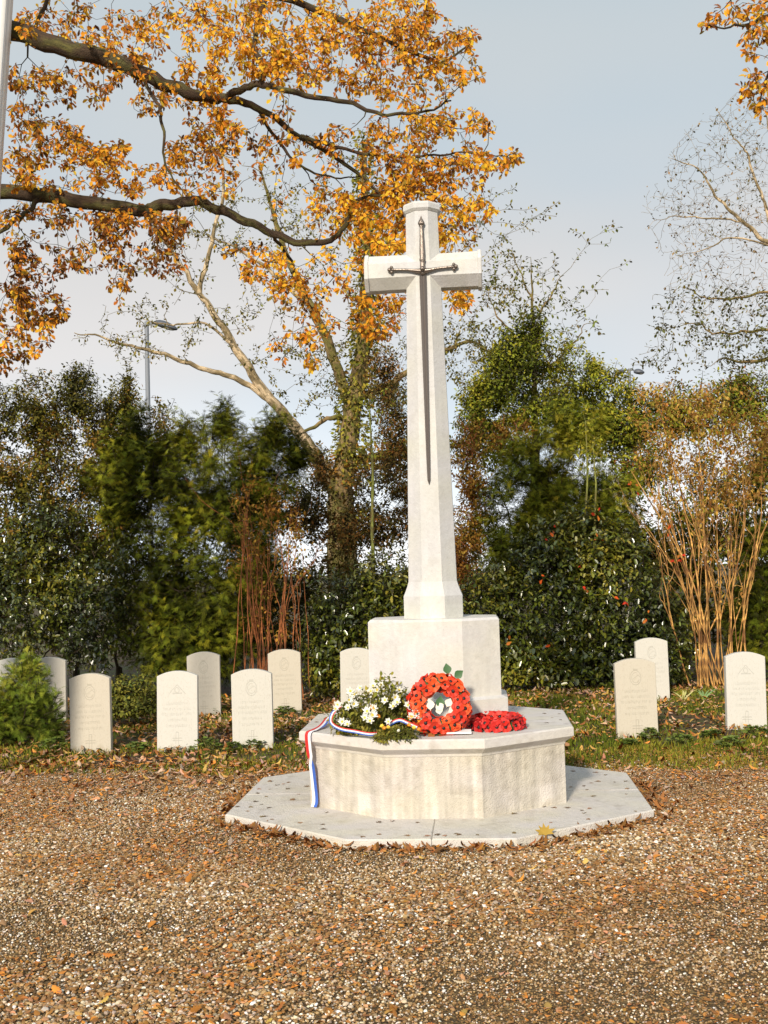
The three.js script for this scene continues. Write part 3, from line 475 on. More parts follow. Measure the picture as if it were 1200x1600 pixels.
{ // the tall pale-barked tree behind the cross: a leaning pale stem and an ivy-clad stem from one stool
  const D = 21, base = ground(540, 1033).setY(0), p = (a, b, d = 0) => at(a, b, D + d); base.copy(at(537, 888, D)).setY(0);
  const t = thing('ivy_clad_tree', 'tall twin-stemmed tree, one stem pale, one ivy-clad, behind the cross', 'tree', base), L = (q) => q.map(v => v.clone().sub(base));
  const tb = new Buf(); limb(tb, [], L([V(base.x, -0.1, base.z), p(535, 880), p(533, 800), p(530, 745)]), [0.36, 0.29, 0.26, 0.23], 14, 6, 0.03); part('trunk', tb.build(), M.mossBark, t);
  const nodes = [], ivyN = [];
  const limbs = [
    [M.paleBark, [p(528, 770), p(500, 722), p(478, 690), p(440, 642), p(405, 602), p(372, 548), p(342, 502), p(312, 458), p(286, 420), p(264, 388), p(228, 345)], [0.17, 0.135, 0.12, 0.105, 0.09, 0.078, 0.066, 0.054, 0.044, 0.032, 0.014]],
    [M.paleBark, [p(432, 634), p(372, 592), p(330, 580), p(290, 566), p(240, 549), p(190, 537), p(150, 523), p(115, 522)], [0.06, 0.054, 0.048, 0.042, 0.034, 0.026, 0.018, 0.008]],
    [M.mossBark, [p(531, 770), p(540, 720), p(550, 650), p(558, 600), p(566, 540), p(572, 470), p(576, 400), p(572, 320), p(566, 220)], [0.22, 0.19, 0.18, 0.165, 0.145, 0.12, 0.10, 0.08, 0.04]],
    [M.mossBark, [p(548, 634), p(530, 586), p(510, 530), p(486, 480), p(455, 415), p(432, 350), p(410, 270)], [0.11, 0.10, 0.09, 0.08, 0.06, 0.045, 0.02]],
    [M.mossBark, [p(556, 622), p(600, 606), p(640, 578), p(700, 545), p(745, 535), p(770, 560)], [0.08, 0.07, 0.055, 0.04, 0.028, 0.012]],
    [M.mossBark, [p(544, 726), p(590, 712), p(640, 702), p(700, 700)], [0.10, 0.08, 0.06, 0.03]],
    [M.mossBark, [p(545, 655), p(515, 652), p(490, 668), p(450, 678)], [0.05, 0.045, 0.035, 0.02]],
    [M.paleBark, [p(372, 548), p(320, 505), p(270, 508), p(225, 500)], [0.03, 0.022, 0.015, 0.006]],
    [M.paleBark, [p(312, 458), p(330, 380), p(350, 300), p(345, 230)], [0.05, 0.04, 0.03, 0.015]],
    [M.paleBark, [p(486, 480), p(440, 440), p(400, 405), p(330, 370)], [0.05, 0.04, 0.03, 0.015]],
    [M.mossBark, [p(574, 430), p(610, 380), p(640, 300), p(660, 220)], [0.07, 0.06, 0.04, 0.02]],
  ];
  limbs.forEach(([m, pts, rad], i) => { const b = new Buf(), nn = i === 2 || i === 5 ? ivyN : []; limb(b, nn, L(pts), rad, 10, 6, 0.05); nodes.push(...nn); if (!nn.length || i !== 2) limb(null, nodes, L(pts), rad, 8, 6, 0); part('limb', b.build(), m, t); });
  const tg = blobTargets([[300, 420, 130, 80, 60], [220, 520, 110, 50, 60], [480, 420, 120, 140, 110], [620, 420, 110, 120, 110], [700, 540, 60, 60, 90], [740, 560, 40, 60, 60], [400, 520, 70, 60, 40], [480, 600, 60, 70, 60], [620, 560, 70, 80, 110], [590, 680, 70, 80, 130], [490, 750, 60, 60, 70], [640, 740, 50, 70, 80], [520, 300, 160, 100, 70], [760, 420, 60, 60, 50], [800, 330, 90, 40, 26], [540, 560, 50, 80, 60], [380, 340, 120, 60, 50]], D, 1.2, 1, base), tw = new Buf();
  grow(tw, nodes, tg, { k: 0.014, r0: 0.006, step: 0.3, wander: 0.06, maxR: 0.035, up: 0.1, sides: 3 }); part('twigs', tw.build(), M.mossBark, t).userData.kind = 'stuff';
  const cr = new Copies(), col = palette([C(0.24, 0.18, 0.04), C(0.19, 0.18, 0.035), C(0.30, 0.24, 0.05), C(0.12, 0.11, 0.025)]);
  for (const g of tg) sprig(cr, g.p, g.d, 0.35, Math.round(rr(3, 12)), 0.075, col, { droop: 0.3, spread: 0.9 });
  cr.build('crown', G.small, M.leafSoft, t);
  const iv = new Copies(), icol = palette([C(0.20, 0.19, 0.02), C(0.30, 0.27, 0.03), C(0.13, 0.13, 0.02), C(0.38, 0.31, 0.04), C(0.38, 0.18, 0.03)]);
  for (let k = 0; k < 3600; k++) { const n = pick(ivyN), q = rdir(); q.addScaledVector(n.d, -q.dot(n.d)).normalize(); if (N3(n.p.y * 1.2, q.x * 1.5, q.z * 1.5 + 4) < -0.28) continue; const pos = V().copy(n.p).addScaledVector(n.d, rr(-0.2, 0.2)).addScaledVector(q, n.r + rr(0.0, 0.14)); iv.add(pos, V().copy(q).addScaledVector(rdir(), 0.7).add(V(0, -0.5, 0)), V().copy(q).addScaledVector(rdir(), 0.5), rr(0.07, 0.13), icol(pos)); }
  iv.build('ivy', G.laurel, M.leafSoft, t);
}
function sparseTree(label, base, trunk, trunkR, limbs, blobs, D, spread, bk, leaves, size, cols, name = 'bare_tree') {
  const t = thing(name, label, 'tree', base), L = (q) => q.map(v => v.clone().sub(base)), nodes = [];
  const tb = new Buf(); limb(tb, nodes, L(trunk), trunkR, 12, 5, 0.05); part('trunk', tb.build(), bk, t);
  for (const [pts, rad] of limbs) { const b = new Buf(); limb(b, nodes, L(pts), rad, 8, 6, 0.06); part('limb', b.build(), bk, t); }
  const tg = blobTargets(blobs, D, spread, 1, base), tw = new Buf(); grow(tw, nodes, tg, { k: 0.010, r0: 0.0045, step: 0.22, wander: 0.045, maxR: 0.022, up: 0.05, sides: 3 }); part('twigs', tw.build(), bk, t).userData.kind = 'stuff';
  if (leaves) { const cr = new Copies(), c = palette(cols); for (const g of tg) sprig(cr, g.p, g.d, 0.3, Math.round(rr(0, leaves * 2)), size, c, { droop: 0.3, spread: 0.9 }); cr.build('crown', G.small, M.leafSoft, t); }
}
{ // nearly bare trees at the right edge
  let D = 22, p = (a, b, d = 0) => at(a, b, D + d), base = at(1345, 888, D).setY(0);
  sparseTree('nearly bare pale tree spreading fine branches at the right edge', base, [base.clone().setY(-0.1), p(1330, 800), p(1310, 650), p(1285, 520), p(1262, 430)], [0.30, 0.25, 0.2, 0.16, 0.12],
    [[[p(1265, 440), p(1232, 395), p(1200, 376), p(1160, 346), p(1125, 312), p(1095, 268), p(1050, 248)], [0.06, 0.05, 0.044, 0.036, 0.026, 0.016, 0.005]], [[p(1240, 405), p(1205, 350), p(1190, 300), p(1165, 240), p(1150, 215), p(1118, 170)], [0.04, 0.034, 0.028, 0.02, 0.013, 0.005]], [[p(1262, 430), p(1240, 300), p(1210, 220), p(1190, 150)], [0.05, 0.035, 0.022, 0.007]], [[p(1160, 346), p(1110, 340), p(1060, 338), p(1020, 345)], [0.02, 0.016, 0.010, 0.004]], [[p(1232, 395), p(1150, 372), p(1110, 385), p(1060, 402)], [0.024, 0.018, 0.012, 0.004]]],
    [[1120, 280, 85, 100, 380], [1170, 220, 60, 80, 220], [1070, 340, 70, 70, 160], [1140, 390, 90, 70, 260], [1190, 330, 40, 80, 120], [1120, 450, 90, 50, 150], [1250, 300, 60, 120, 60]], D, 0.9, M.paleBark, 0.7, 0.07, [C(0.16, 0.14, 0.06), C(0.3, 0.18, 0.06)]);
  D = 18; base = at(1330, 888, D).setY(0);
  sparseTree('thin dark-leaved tree whose level boughs cross the right edge', base, [base.clone().setY(-0.1), p(1325, 760), p(1310, 620), p(1290, 540), p(1280, 470)], [0.20, 0.17, 0.14, 0.1, 0.06],
    [[[p(1282, 480), p(1240, 452), p(1200, 455), p(1150, 466), p(1105, 468), p(1075, 450)], [0.034, 0.028, 0.023, 0.018, 0.012, 0.004]], [[p(1292, 545), p(1240, 515), p(1200, 513), p(1150, 520), p(1115, 520), p(1085, 504), p(1050, 512)], [0.038, 0.032, 0.027, 0.02, 0.015, 0.010, 0.004]], [[p(1300, 590), p(1240, 555), p(1180, 565), p(1120, 560)], [0.05, 0.04, 0.03, 0.012]]],
    [[1100, 480, 70, 40, 90], [1170, 490, 50, 50, 90], [1130, 540, 80, 40, 120], [1180, 560, 50, 50, 90], [1050, 500, 50, 50, 40], [1030, 560, 50, 24, 40], [1250, 500, 60, 80, 40]], D, 0.6, M.mossBark, 3, 0.07, [C(0.08, 0.07, 0.02), C(0.12, 0.12, 0.025), C(0.20, 0.16, 0.03)], 'thin_tree');
}

{
  const D = 20, p = (a, b, d = 0) => at(a, b, D + d), base = at(838, 888, D).setY(0);
  sparseTree('slender half-bare young tree rising right of the cross', base, [base.clone().setY(-0.1), p(838, 800), p(836, 680), p(835, 560), p(833, 470), p(830, 400)], [0.11, 0.09, 0.07, 0.045, 0.022, 0.004],
    [[[p(836, 600), p(870, 560), p(900, 530), p(915, 505)], [0.03, 0.022, 0.015, 0.005]], [[p(835, 560), p(800, 520), p(775, 490), p(760, 450)], [0.03, 0.022, 0.015, 0.005]], [[p(834, 500), p(860, 460), p(880, 430)], [0.022, 0.015, 0.005]], [[p(833, 470), p(812, 430), p(800, 390)], [0.02, 0.012, 0.005]]],
    [[830, 460, 40, 60, 50], [790, 440, 40, 50, 26], [860, 500, 50, 50, 40], [780, 520, 50, 50, 40], [880, 440, 50, 60, 16], [830, 560, 60, 50, 60], [910, 500, 40, 40, 14], [930, 400, 60, 80, 10]], D, 0.6, M.mossBark, 5, 0.085, [C(0.10, 0.11, 0.03), C(0.18, 0.19, 0.04), C(0.26, 0.24, 0.05), C(0.14, 0.10, 0.03)], 'young_tree');
}

// ------------------------------------------------------------------ shrubs and hedge plants
// blobs: [px, py, rx, ry, depth, rz(m)]; leaves sit on short shoots through the volume, thickest near the outside
function shrub(name, label, category, o) {
  const { blobs, shoots, per, size, geo, mat, cols, stem = M.darkBark, stems = 12, shell = 0.72, len = 0.22, droop = 0.2, upw = 0.35, rough = 0.28, gap = -0.35, freq = 1.3, face = UP, spread = 0.75, group, accents, stemR = 0.07 } = o;
  const bl = blobs.map(([px, py, rx, ry, d, rz]) => { const c = at(px, py, d), k = d / FOCAL; return { c, r: V(rx * k, ry * k, rz), w: Math.pow(rx * ry * k * k * rz, 0.67) }; });
  const base = o.base ? o.base.clone().setY(0) : bl.reduce((s, b) => s.add(b.c), V()).multiplyScalar(1 / bl.length).setY(0);
  const t = thing(name, label, category, base, 0, group); bl.forEach(b => b.c.sub(base)); const W = bl.reduce((s, b) => s + b.w, 0);
  const tips = []; let guard = 0;
  while (tips.length < shoots && guard++ < shoots * 8) {
    let x = rnd() * W, b = bl[0]; for (const q of bl) { x -= q.w; if (x <= 0) { b = q; break; } }
    const d = rdir(), q = rnd() < shell ? rr(0.78, 1.04) : Math.cbrt(rnd()) * 0.85, bump = 1 + rough * fbm(d.x * 2.2 + b.c.x, d.y * 2.2 + b.c.y, d.z * 2.2);
    const p = V(b.c.x + d.x * b.r.x * q * bump, b.c.y + d.y * b.r.y * q * bump, b.c.z + d.z * b.r.z * q * bump);
    if (p.y < 0.04) continue; if (N3(p.x * freq + base.x, p.y * freq, p.z * freq + 3) < gap) continue;
    const dir = V(d.x / b.r.x, d.y / b.r.y, d.z / b.r.z).normalize().addScaledVector(UP, upw).addScaledVector(rdir(), 0.5).normalize(); tips.push({ p, d: dir });
  }
  const cp = new Copies(), tw = new Buf(), col = palette(cols);
  for (const g of tips) { if (rnd() < 0.5) tw.tube([V().copy(g.p).addScaledVector(g.d, -len * 1.3), g.p], [0.006, 0.003], 3, false); sprig(cp, g.p, g.d, len, Math.max(1, Math.round(rr(per * 0.6, per * 1.4))), size, col, { droop, spread, face: V().copy(face).addScaledVector(g.d, 0.5) }); }
  const sk = stemR / 0.07, nodes = [{ p: V(0, 0, 0), d: UP, r: stemR }, { p: V(0.1, 0.25, 0.05).multiplyScalar(sk), d: UP, r: stemR * 0.85 }, { p: V(-0.1, 0.3, 0).multiplyScalar(sk), d: UP, r: stemR * 0.85 }], st = new Buf(); st.tube([V(0, -0.05, 0), V(0.02, 0.35 * sk, 0.02)], [stemR, stemR * 0.7], 8);
  const tg = []; for (let k = 0; k < stems; k++) { const g = pick(tips); tg.push({ p: V().copy(g.p).addScaledVector(g.d, -len) }); } grow(st, nodes, tg, { k: 0.012, r0: 0.006, step: 0.25, wander: 0.04, maxR: 0.05, up: 0.3, sides: 5 });
  part('stem', st.build(), stem, t); part('twigs', tw.build(), stem, t).userData.kind = 'stuff';
  cp.build('foliage', geo, mat, t);
  if (accents) { const ac = new Copies(); for (const [px, py, d, n, r] of accents.at) for (let k = 0; k < n; k++) { const q = at(px, py, d).sub(base).add(V(gauss(), gauss(), gauss() * 0.5).multiplyScalar(r)); ac.add(q, rdir(), V(0, 0.3, 1).addScaledVector(rdir(), 0.6), rr(0.045, 0.085), vary(pick(accents.cols), 0.2)); } ac.build(accents.name || 'red_leaves', G.oak, M.leafDry, t); }
  return t;
}
const YEW = [C(0.036, 0.044, 0.006), C(0.080, 0.094, 0.008), C(0.150, 0.165, 0.012), C(0.26, 0.25, 0.018)];
const YEWL = [C(0.07, 0.085, 0.010), C(0.145, 0.17, 0.014), C(0.23, 0.245, 0.020), C(0.34, 0.32, 0.028)];
const HOLLY = [C(0.030, 0.040, 0.007), C(0.062, 0.078, 0.009), C(0.115, 0.130, 0.012), C(0.22, 0.20, 0.02)];
const LOOSE = [C(0.060, 0.058, 0.009), C(0.125, 0.118, 0.013), C(0.22, 0.185, 0.02), C(0.29, 0.16, 0.025)];
const GREENT = [C(0.10, 0.12, 0.012), C(0.20, 0.225, 0.018), C(0.33, 0.33, 0.026), C(0.44, 0.38, 0.034)];
const RUST = [C(0.28, 0.12, 0.020), C(0.44, 0.22, 0.035), C(0.50, 0.30, 0.05), C(0.19, 0.16, 0.025)];
srand(4242);
shrub('evergreen_shrub', 'loose dark evergreen shrub at the left picture edge', 'shrub', { blobs: [[20, 680, 75, 100, 16.6, 0.8], [-30, 840, 110, 150, 16.4, 0.9], [70, 780, 70, 120, 16.5, 0.8], [60, 640, 40, 60, 16.8, 0.5], [-70, 700, 80, 130, 16.8, 0.8]], shoots: 3000, per: 9, size: 0.070, geo: G.laurel, mat: M.leafSoft, cols: LOOSE, gap: -0.26, freq: 2.0, rough: 0.5, stems: 26 });
shrub('evergreen_shrub', 'airy brown-green shrub between the left edge and the dark yew', 'shrub', { blobs: [[140, 680, 60, 90, 17.0, 0.7], [195, 690, 45, 100, 17.2, 0.6], [120, 610, 34, 50, 17.0, 0.4], [200, 620, 20, 46, 17.3, 0.3], [165, 800, 80, 110, 16.8, 0.8], [250, 700, 40, 80, 17.4, 0.5]], shoots: 2500, per: 9, size: 0.066, geo: G.laurel, mat: M.leafSoft, cols: LOOSE, gap: -0.24, freq: 2.0, rough: 0.5, stems: 26 });
shrub('holly_bush', 'glossy dark holly below the loose shrubs on the left', 'shrub', { blobs: [[20, 940, 95, 110, 15.6, 0.6], [140, 930, 90, 120, 15.7, 0.6], [80, 860, 80, 80, 15.8, 0.5], [-90, 900, 90, 150, 15.6, 0.6]], shoots: 2300, per: 9, size: 0.070, geo: G.holly, mat: M.leafGloss, cols: HOLLY, gap: -0.4, rough: 0.35 });
const yewO = { per: 8, size: 0.135, geo: G.yew, mat: M.needle, len: 0.26, droop: 0.45, upw: 0.3, spread: 0.6, rough: 0.34, gap: -0.42 };
shrub('yew_tree', 'broad dark yew with drooping sprays on the left of the cross', 'yew', { ...yewO, blobs: [[330, 900, 110, 150, 15.8, 0.8], [250, 850, 70, 180, 15.9, 0.7], [330, 740, 95, 100, 16.0, 0.8], [415, 740, 62, 84, 16.1, 0.6], [350, 655, 26, 42, 16.1, 0.3], [430, 672, 34, 36, 16.1, 0.35], [275, 690, 44, 50, 16.1, 0.4], [395, 850, 50, 110, 15.9, 0.5], [300, 1000, 120, 70, 15.6, 0.6], [190, 760, 60, 90, 16.2, 0.6], [215, 680, 40, 50, 16.3, 0.4], [465, 700, 28, 40, 16.2, 0.3]], shoots: 4300, cols: YEW, stems: 10 });
shrub('holly_bush', 'clipped glossy holly between brown stems and the pedestal', 'shrub', { blobs: [[545, 970, 75, 90, 15.4, 0.5], [600, 960, 70, 100, 15.4, 0.5], [500, 1030, 40, 60, 15.3, 0.4], [570, 1050, 90, 50, 15.3, 0.5], [650, 980, 60, 100, 15.4, 0.5]], shoots: 1700, per: 9, size: 0.078, geo: G.holly, mat: M.leafGloss, cols: HOLLY, gap: -0.5, rough: 0.2 });
shrub('evergreen_shrub', 'rusty green shrub around the foot of the ivy-clad tree', 'shrub', { blobs: [[590, 790, 66, 80, 17.4, 0.7], [530, 830, 70, 60, 17.2, 0.6], [470, 790, 56, 50, 17.6, 0.5], [620, 690, 44, 90, 17.8, 0.5], [500, 730, 30, 40, 18, 0.4], [600, 590, 36, 60, 18.4, 0.4], [420, 800, 46, 40, 17.5, 0.5], [660, 800, 40, 80, 17.4, 0.5]], shoots: 1900, per: 8, size: 0.07, geo: G.laurel, mat: M.leafSoft, cols: [C(0.07, 0.06, 0.014), C(0.14, 0.11, 0.02), C(0.20, 0.12, 0.025), C(0.26, 0.12, 0.025)], gap: -0.2, freq: 1.8, rough: 0.45, stems: 26 });
shrub('holly_bush', 'large glossy holly with scattered red leaves, right of the cross', 'shrub', { blobs: [[860, 960, 110, 120, 15.6, 0.6], [960, 960, 110, 130, 15.6, 0.6], [780, 970, 80, 110, 15.6, 0.5], [900, 860, 110, 70, 15.8, 0.6], [1030, 1010, 60, 80, 15.5, 0.5], [880, 1040, 160, 50, 15.5, 0.5]], shoots: 3300, per: 9, size: 0.078, geo: G.holly, mat: M.leafGloss, cols: HOLLY, gap: -0.48, rough: 0.22,
  accents: { at: [[865, 833, 15.0, 5, 0.08], [848, 905, 15.0, 2, 0.05], [930, 805, 15.0, 3, 0.06], [935, 840, 15.0, 3, 0.06], [912, 920, 14.9, 3, 0.06], [1055, 875, 15.0, 5, 0.08], [1065, 868, 15.0, 3, 0.05], [990, 762, 15.3, 5, 0.09], [852, 1003, 14.9, 2, 0.05], [972, 938, 14.9, 3, 0.08], [1010, 962, 14.9, 3, 0.05], [1045, 830, 15, 2, 0.05], [1020, 1030, 14.9, 2, 0.05], [905, 880, 15, 2, 0.04], [795, 1000, 14.9, 2, 0.04]], cols: [C(0.62, 0.05, 0.02), C(0.72, 0.12, 0.02), C(0.6, 0.18, 0.03)] } });
shrub('yew_tree', 'feathery dark yew standing over the large holly', 'yew', { ...yewO, blobs: [[840, 730, 70, 70, 16.6, 0.6], [880, 780, 90, 70, 16.5, 0.6], [800, 800, 60, 70, 16.5, 0.5], [900, 680, 60, 60, 16.8, 0.5], [860, 860, 110, 60, 16.4, 0.6], [960, 800, 60, 80, 16.5, 0.5]], shoots: 2300, cols: YEWL, stems: 16, gap: -0.3 });
shrub('leafy_tree', 'light green leafy tree with open pointed top right of the cross', 'tree', { blobs: [[830, 620, 80, 60, 18.2, 0.7], [860, 560, 56, 40, 18.3, 0.5], [830, 520, 30, 40, 18.3, 0.3], [770, 590, 46, 56, 18.3, 0.5], [940, 620, 60, 56, 18.2, 0.6], [925, 578, 24, 30, 18.2, 0.25], [780, 680, 60, 50, 18.0, 0.5], [990, 650, 50, 50, 18.2, 0.5], [900, 660, 90, 50, 18.1, 0.7], [745, 640, 40, 50, 18.2, 0.5], [870, 600, 70, 50, 18.0, 0.6], [800, 550, 40, 50, 18.3, 0.4], [960, 680, 60, 50, 18, 0.5]], shoots: 3600, per: 8, size: 0.075, geo: G.laurel, mat: M.leafSoft, cols: GREENT, gap: -0.10, freq: 1.6, rough: 0.5, stems: 40, base: at(850, 888, 18.2) });
shrub('rusty_shrub', 'thin pinkish brown shrub just right of the shaft', 'shrub', { blobs: [[735, 720, 40, 70, 17.0, 0.5], [740, 820, 44, 90, 16.8, 0.5], [800, 680, 40, 40, 17.2, 0.4], [720, 900, 30, 80, 16.4, 0.4]], shoots: 950, per: 8, size: 0.065, geo: G.laurel, mat: M.leafDry, cols: RUST, gap: -0.12, freq: 1.8, rough: 0.5, stems: 40, stem: M.brownStem });
shrub('evergreen_shrub', 'green bushy crown at the right edge behind the golden stems', 'shrub', { blobs: [[1110, 640, 70, 50, 17.4, 0.6], [1170, 640, 60, 60, 17.4, 0.6], [1150, 600, 30, 34, 17.4, 0.3], [1060, 640, 50, 50, 17.5, 0.5], [1190, 740, 60, 70, 17.2, 0.6], [1250, 700, 80, 120, 17.2, 0.8], [1100, 800, 80, 90, 17.0, 0.6], [1000, 720, 50, 60, 17.2, 0.5]], shoots: 2500, per: 8, size: 0.072, geo: G.laurel, mat: M.leafSoft, cols: GREENT.slice(0, 3).concat(RUST.slice(0, 1)), gap: -0.12, freq: 1.6, rough: 0.5, stems: 40 });
shrub('yew_tree', 'low dark yew at the right edge behind the last headstone', 'yew', { ...yewO, blobs: [[1190, 990, 60, 80, 15.8, 0.6], [1270, 950, 90, 120, 15.8, 0.7], [1160, 960, 30, 60, 15.9, 0.4], [1200, 880, 50, 80, 16.2, 0.5]], shoots: 1300, cols: YEW, stems: 8 });
shrub('green_bush', 'small bright green bush in front of the two leftmost headstones', 'bush', { ...yewO, per: 6, size: 0.10, len: 0.15, blobs: [[40, 1090, 46, 66, 11.9, 0.30], [10, 1120, 60, 50, 11.8, 0.32], [70, 1120, 34, 50, 11.8, 0.26], [42, 1042, 20, 26, 12.0, 0.14], [-40, 1110, 60, 60, 11.8, 0.3]], shoots: 900, cols: [C(0.08, 0.11, 0.014), C(0.15, 0.20, 0.02), C(0.23, 0.28, 0.03), C(0.34, 0.34, 0.04)], stems: 8, stemR: 0.02, gap: -0.5, upw: 0.5, droop: 0.15 });
shrub('golden_bush', 'low yellow-green bush between the first and second headstones', 'bush', { stemR: 0.015, blobs: [[208, 1082, 46, 34, 13.0, 0.28], [172, 1092, 36, 30, 13.0, 0.25], [240, 1100, 26, 22, 12.9, 0.22], [205, 1104, 54, 20, 12.8, 0.25]], shoots: 620, per: 8, size: 0.055, geo: G.laurel, mat: M.leafSoft, cols: [C(0.12, 0.13, 0.02), C(0.20, 0.20, 0.03), C(0.30, 0.28, 0.04), C(0.10, 0.13, 0.03)], gap: -0.5, stems: 10, len: 0.13 });

shrub('laurel_thicket', 'dark laurel thicket closing the gap behind the brown stems', 'shrub', { blobs: [[450, 950, 70, 90, 18.4, 0.6], [520, 930, 70, 80, 18.6, 0.6], [400, 940, 60, 90, 18.6, 0.6], [600, 940, 80, 90, 18.8, 0.6]], shoots: 1100, per: 8, size: 0.09, geo: G.laurel, mat: M.leafSoft, cols: LOOSE, gap: -0.35, rough: 0.4 });
shrub('laurel_thicket', 'dark laurel thicket behind the golden stems at the right', 'shrub', { blobs: [[1050, 930, 80, 100, 17.6, 0.6], [1140, 920, 90, 110, 17.8, 0.6], [1240, 900, 90, 120, 17.6, 0.6], [1000, 850, 60, 70, 17.6, 0.5], [1090, 860, 90, 60, 17.9, 0.6], [1190, 840, 70, 60, 17.9, 0.6], [760, 920, 90, 100, 18.2, 0.6]], shoots: 2600, per: 8, size: 0.09, geo: G.laurel, mat: M.leafSoft, cols: LOOSE.slice(0, 3).concat(GREENT[1]), gap: -0.35, rough: 0.4 });
shrub('laurel_thicket', 'dark laurel thicket filling the left edge behind the holly', 'shrub', { blobs: [[60, 900, 110, 120, 18.2, 0.6], [180, 900, 90, 120, 18.4, 0.6], [-80, 880, 110, 130, 18.2, 0.6], [300, 900, 80, 120, 18.6, 0.6]], shoots: 1300, per: 8, size: 0.09, geo: G.laurel, mat: M.leafSoft, cols: LOOSE, gap: -0.35, rough: 0.4 });

// many-stemmed shrubs
function stemShrub(name, label, foot, footR, stems, mat, tipBlob, leaf, o = {}) {
  const t = thing(name, label, 'shrub', foot); const nodes = [];
  for (const [px, py, d, r, bend, sx = 0] of stems) {
    const e = at(px, py, d).sub(foot), s = V(gauss() * footR + sx, -0.03, gauss() * footR * 0.6), m1 = V().lerpVectors(s, e, 0.4), m2 = V().lerpVectors(s, e, 0.72); m1.x -= e.x * bend; m2.x -= e.x * bend * 0.7; m1.add(V(gauss(), 0, gauss()).multiplyScalar(0.04)); m2.add(V(gauss(), 0, gauss()).multiplyScalar(0.05));
    const b = new Buf(); limb(b, nodes, [s, m1, m2, e], [r, r * 0.85, r * 0.65, r * 0.3], 6, 5, 0.02); part('stem', b.build(), mat, t);
  }
  for (let k = 0; k < (o.forks || 0); k++) { const n = pick(nodes.filter(q => q.p.y > 0.5 && q.p.y < 2.2)), L = rr(0.7, 1.7), dd = n.d.clone().add(V(gauss() * 0.55, 0.15, gauss() * 0.4)).normalize(), r = Math.min(n.r * 0.8, 0.008); const b = new Buf(); limb(b, nodes, [n.p.clone(), n.p.clone().addScaledVector(n.d.clone().add(dd).normalize(), L * 0.4), n.p.clone().addScaledVector(dd, L * 0.8), n.p.clone().addScaledVector(dd, L).add(V(gauss() * 0.08, 0.05, 0))], [r, r * 0.8, r * 0.55, r * 0.25], 5, 5, 0.03); part('stem', b.build(), mat, t); }
  const up = nodes.filter(n => n.p.y > (o.minY ?? 1.6)); const tg = blobTargets(tipBlob, o.depth, o.spread ?? 0.35, 1, foot).filter(q => q.p.y > 0.1), tw = new Buf();
  grow(tw, up, tg, { k: 0.006, r0: 0.003, step: 0.12, wander: 0.02, maxR: 0.008, up: 0.25, sides: 3 }); part('twigs', tw.build(), mat, t).userData.kind = 'stuff';
  const cp = new Copies(), c = palette(leaf.cols); for (const g of tg) sprig(cp, g.p, g.d, 0.22, Math.round(rr(leaf.n * 0.3, leaf.n * 1.6)), leaf.size, c, { droop: 0.5, spread: 0.8 }); cp.build('foliage', leaf.geo || G.small, M.leafDry, t);
}
srand(999);
{
  const st = []; for (let k = 0; k < 30; k++) { const px = 372 + 92 * rnd(); st.push([px + gauss() * 14, rr(765, 960), rr(14.6, 15.4), rr(0.004, 0.010), rr(-0.25, 0.25), (px - 420) / 109 * 0.55]); } st.push([452, 880, 14.7, 0.009, 0, 0.1], [374, 830, 14.8, 0.010, 0, -0.2], [384, 842, 14.8, 0.008, 0.1, -0.2]);
  stemShrub('brown_stem_shrub', 'thicket of thin red-brown upright stems behind the back row', at(420, 888, 15.0).setY(0), 0.30, st, M.brownStem, [[420, 800, 66, 60, 110], [400, 880, 50, 80, 50], [450, 850, 40, 70, 50], [420, 960, 46, 60, 40]], { n: 5, size: 0.06, cols: RUST }, { depth: 15.0, minY: 0.5, forks: 34 });
  const s2 = []; for (let k = 0; k < 22; k++) { const u = rnd(), px = 1010 + 185 * u; s2.push([px, rr(610, 900) + 60 * Math.abs(u - 0.45), rr(14.6, 16.2), rr(0.006, 0.014), rr(-0.12, 0.22), (u - 0.5) * 0.35]); }
  s2.push([985, 735, 15.0, 0.016, 0.30, -0.1], [1030, 640, 15.0, 0.015, 0.25, -0.1], [1040, 700, 14.9, 0.014, 0.3, -0.1], [1210, 790, 14.9, 0.016, 0.3, 0.1], [1165, 740, 14.9, 0.013, 0.2, 0.08], [1090, 650, 14.9, 0.012, 0.1, -0.05], [1015, 830, 14.9, 0.009, 0.2, -0.1]);
  stemShrub('golden_stem_shrub', 'tall fan of golden-brown stems with dry twiggy tops at the right', at(1112, 888, 15.3).setY(0), 0.27, s2, M.goldStem, [[1090, 680, 80, 70, 260], [1130, 640, 60, 50, 130], [1050, 690, 60, 70, 110], [1160, 720, 60, 70, 130], [1100, 770, 90, 50, 120], [1190, 710, 50, 70, 120], [1020, 640, 40, 50, 60], [1110, 720, 80, 80, 200], [1060, 620, 50, 30, 50], [1120, 880, 60, 80, 40]], { n: 4.5, size: 0.065, geo: G.laurel, cols: [C(0.48, 0.27, 0.05), C(0.60, 0.38, 0.08), C(0.40, 0.19, 0.04), C(0.42, 0.34, 0.05)] }, { depth: 15.3, minY: 0.9, spread: 0.55, forks: 90 });
}
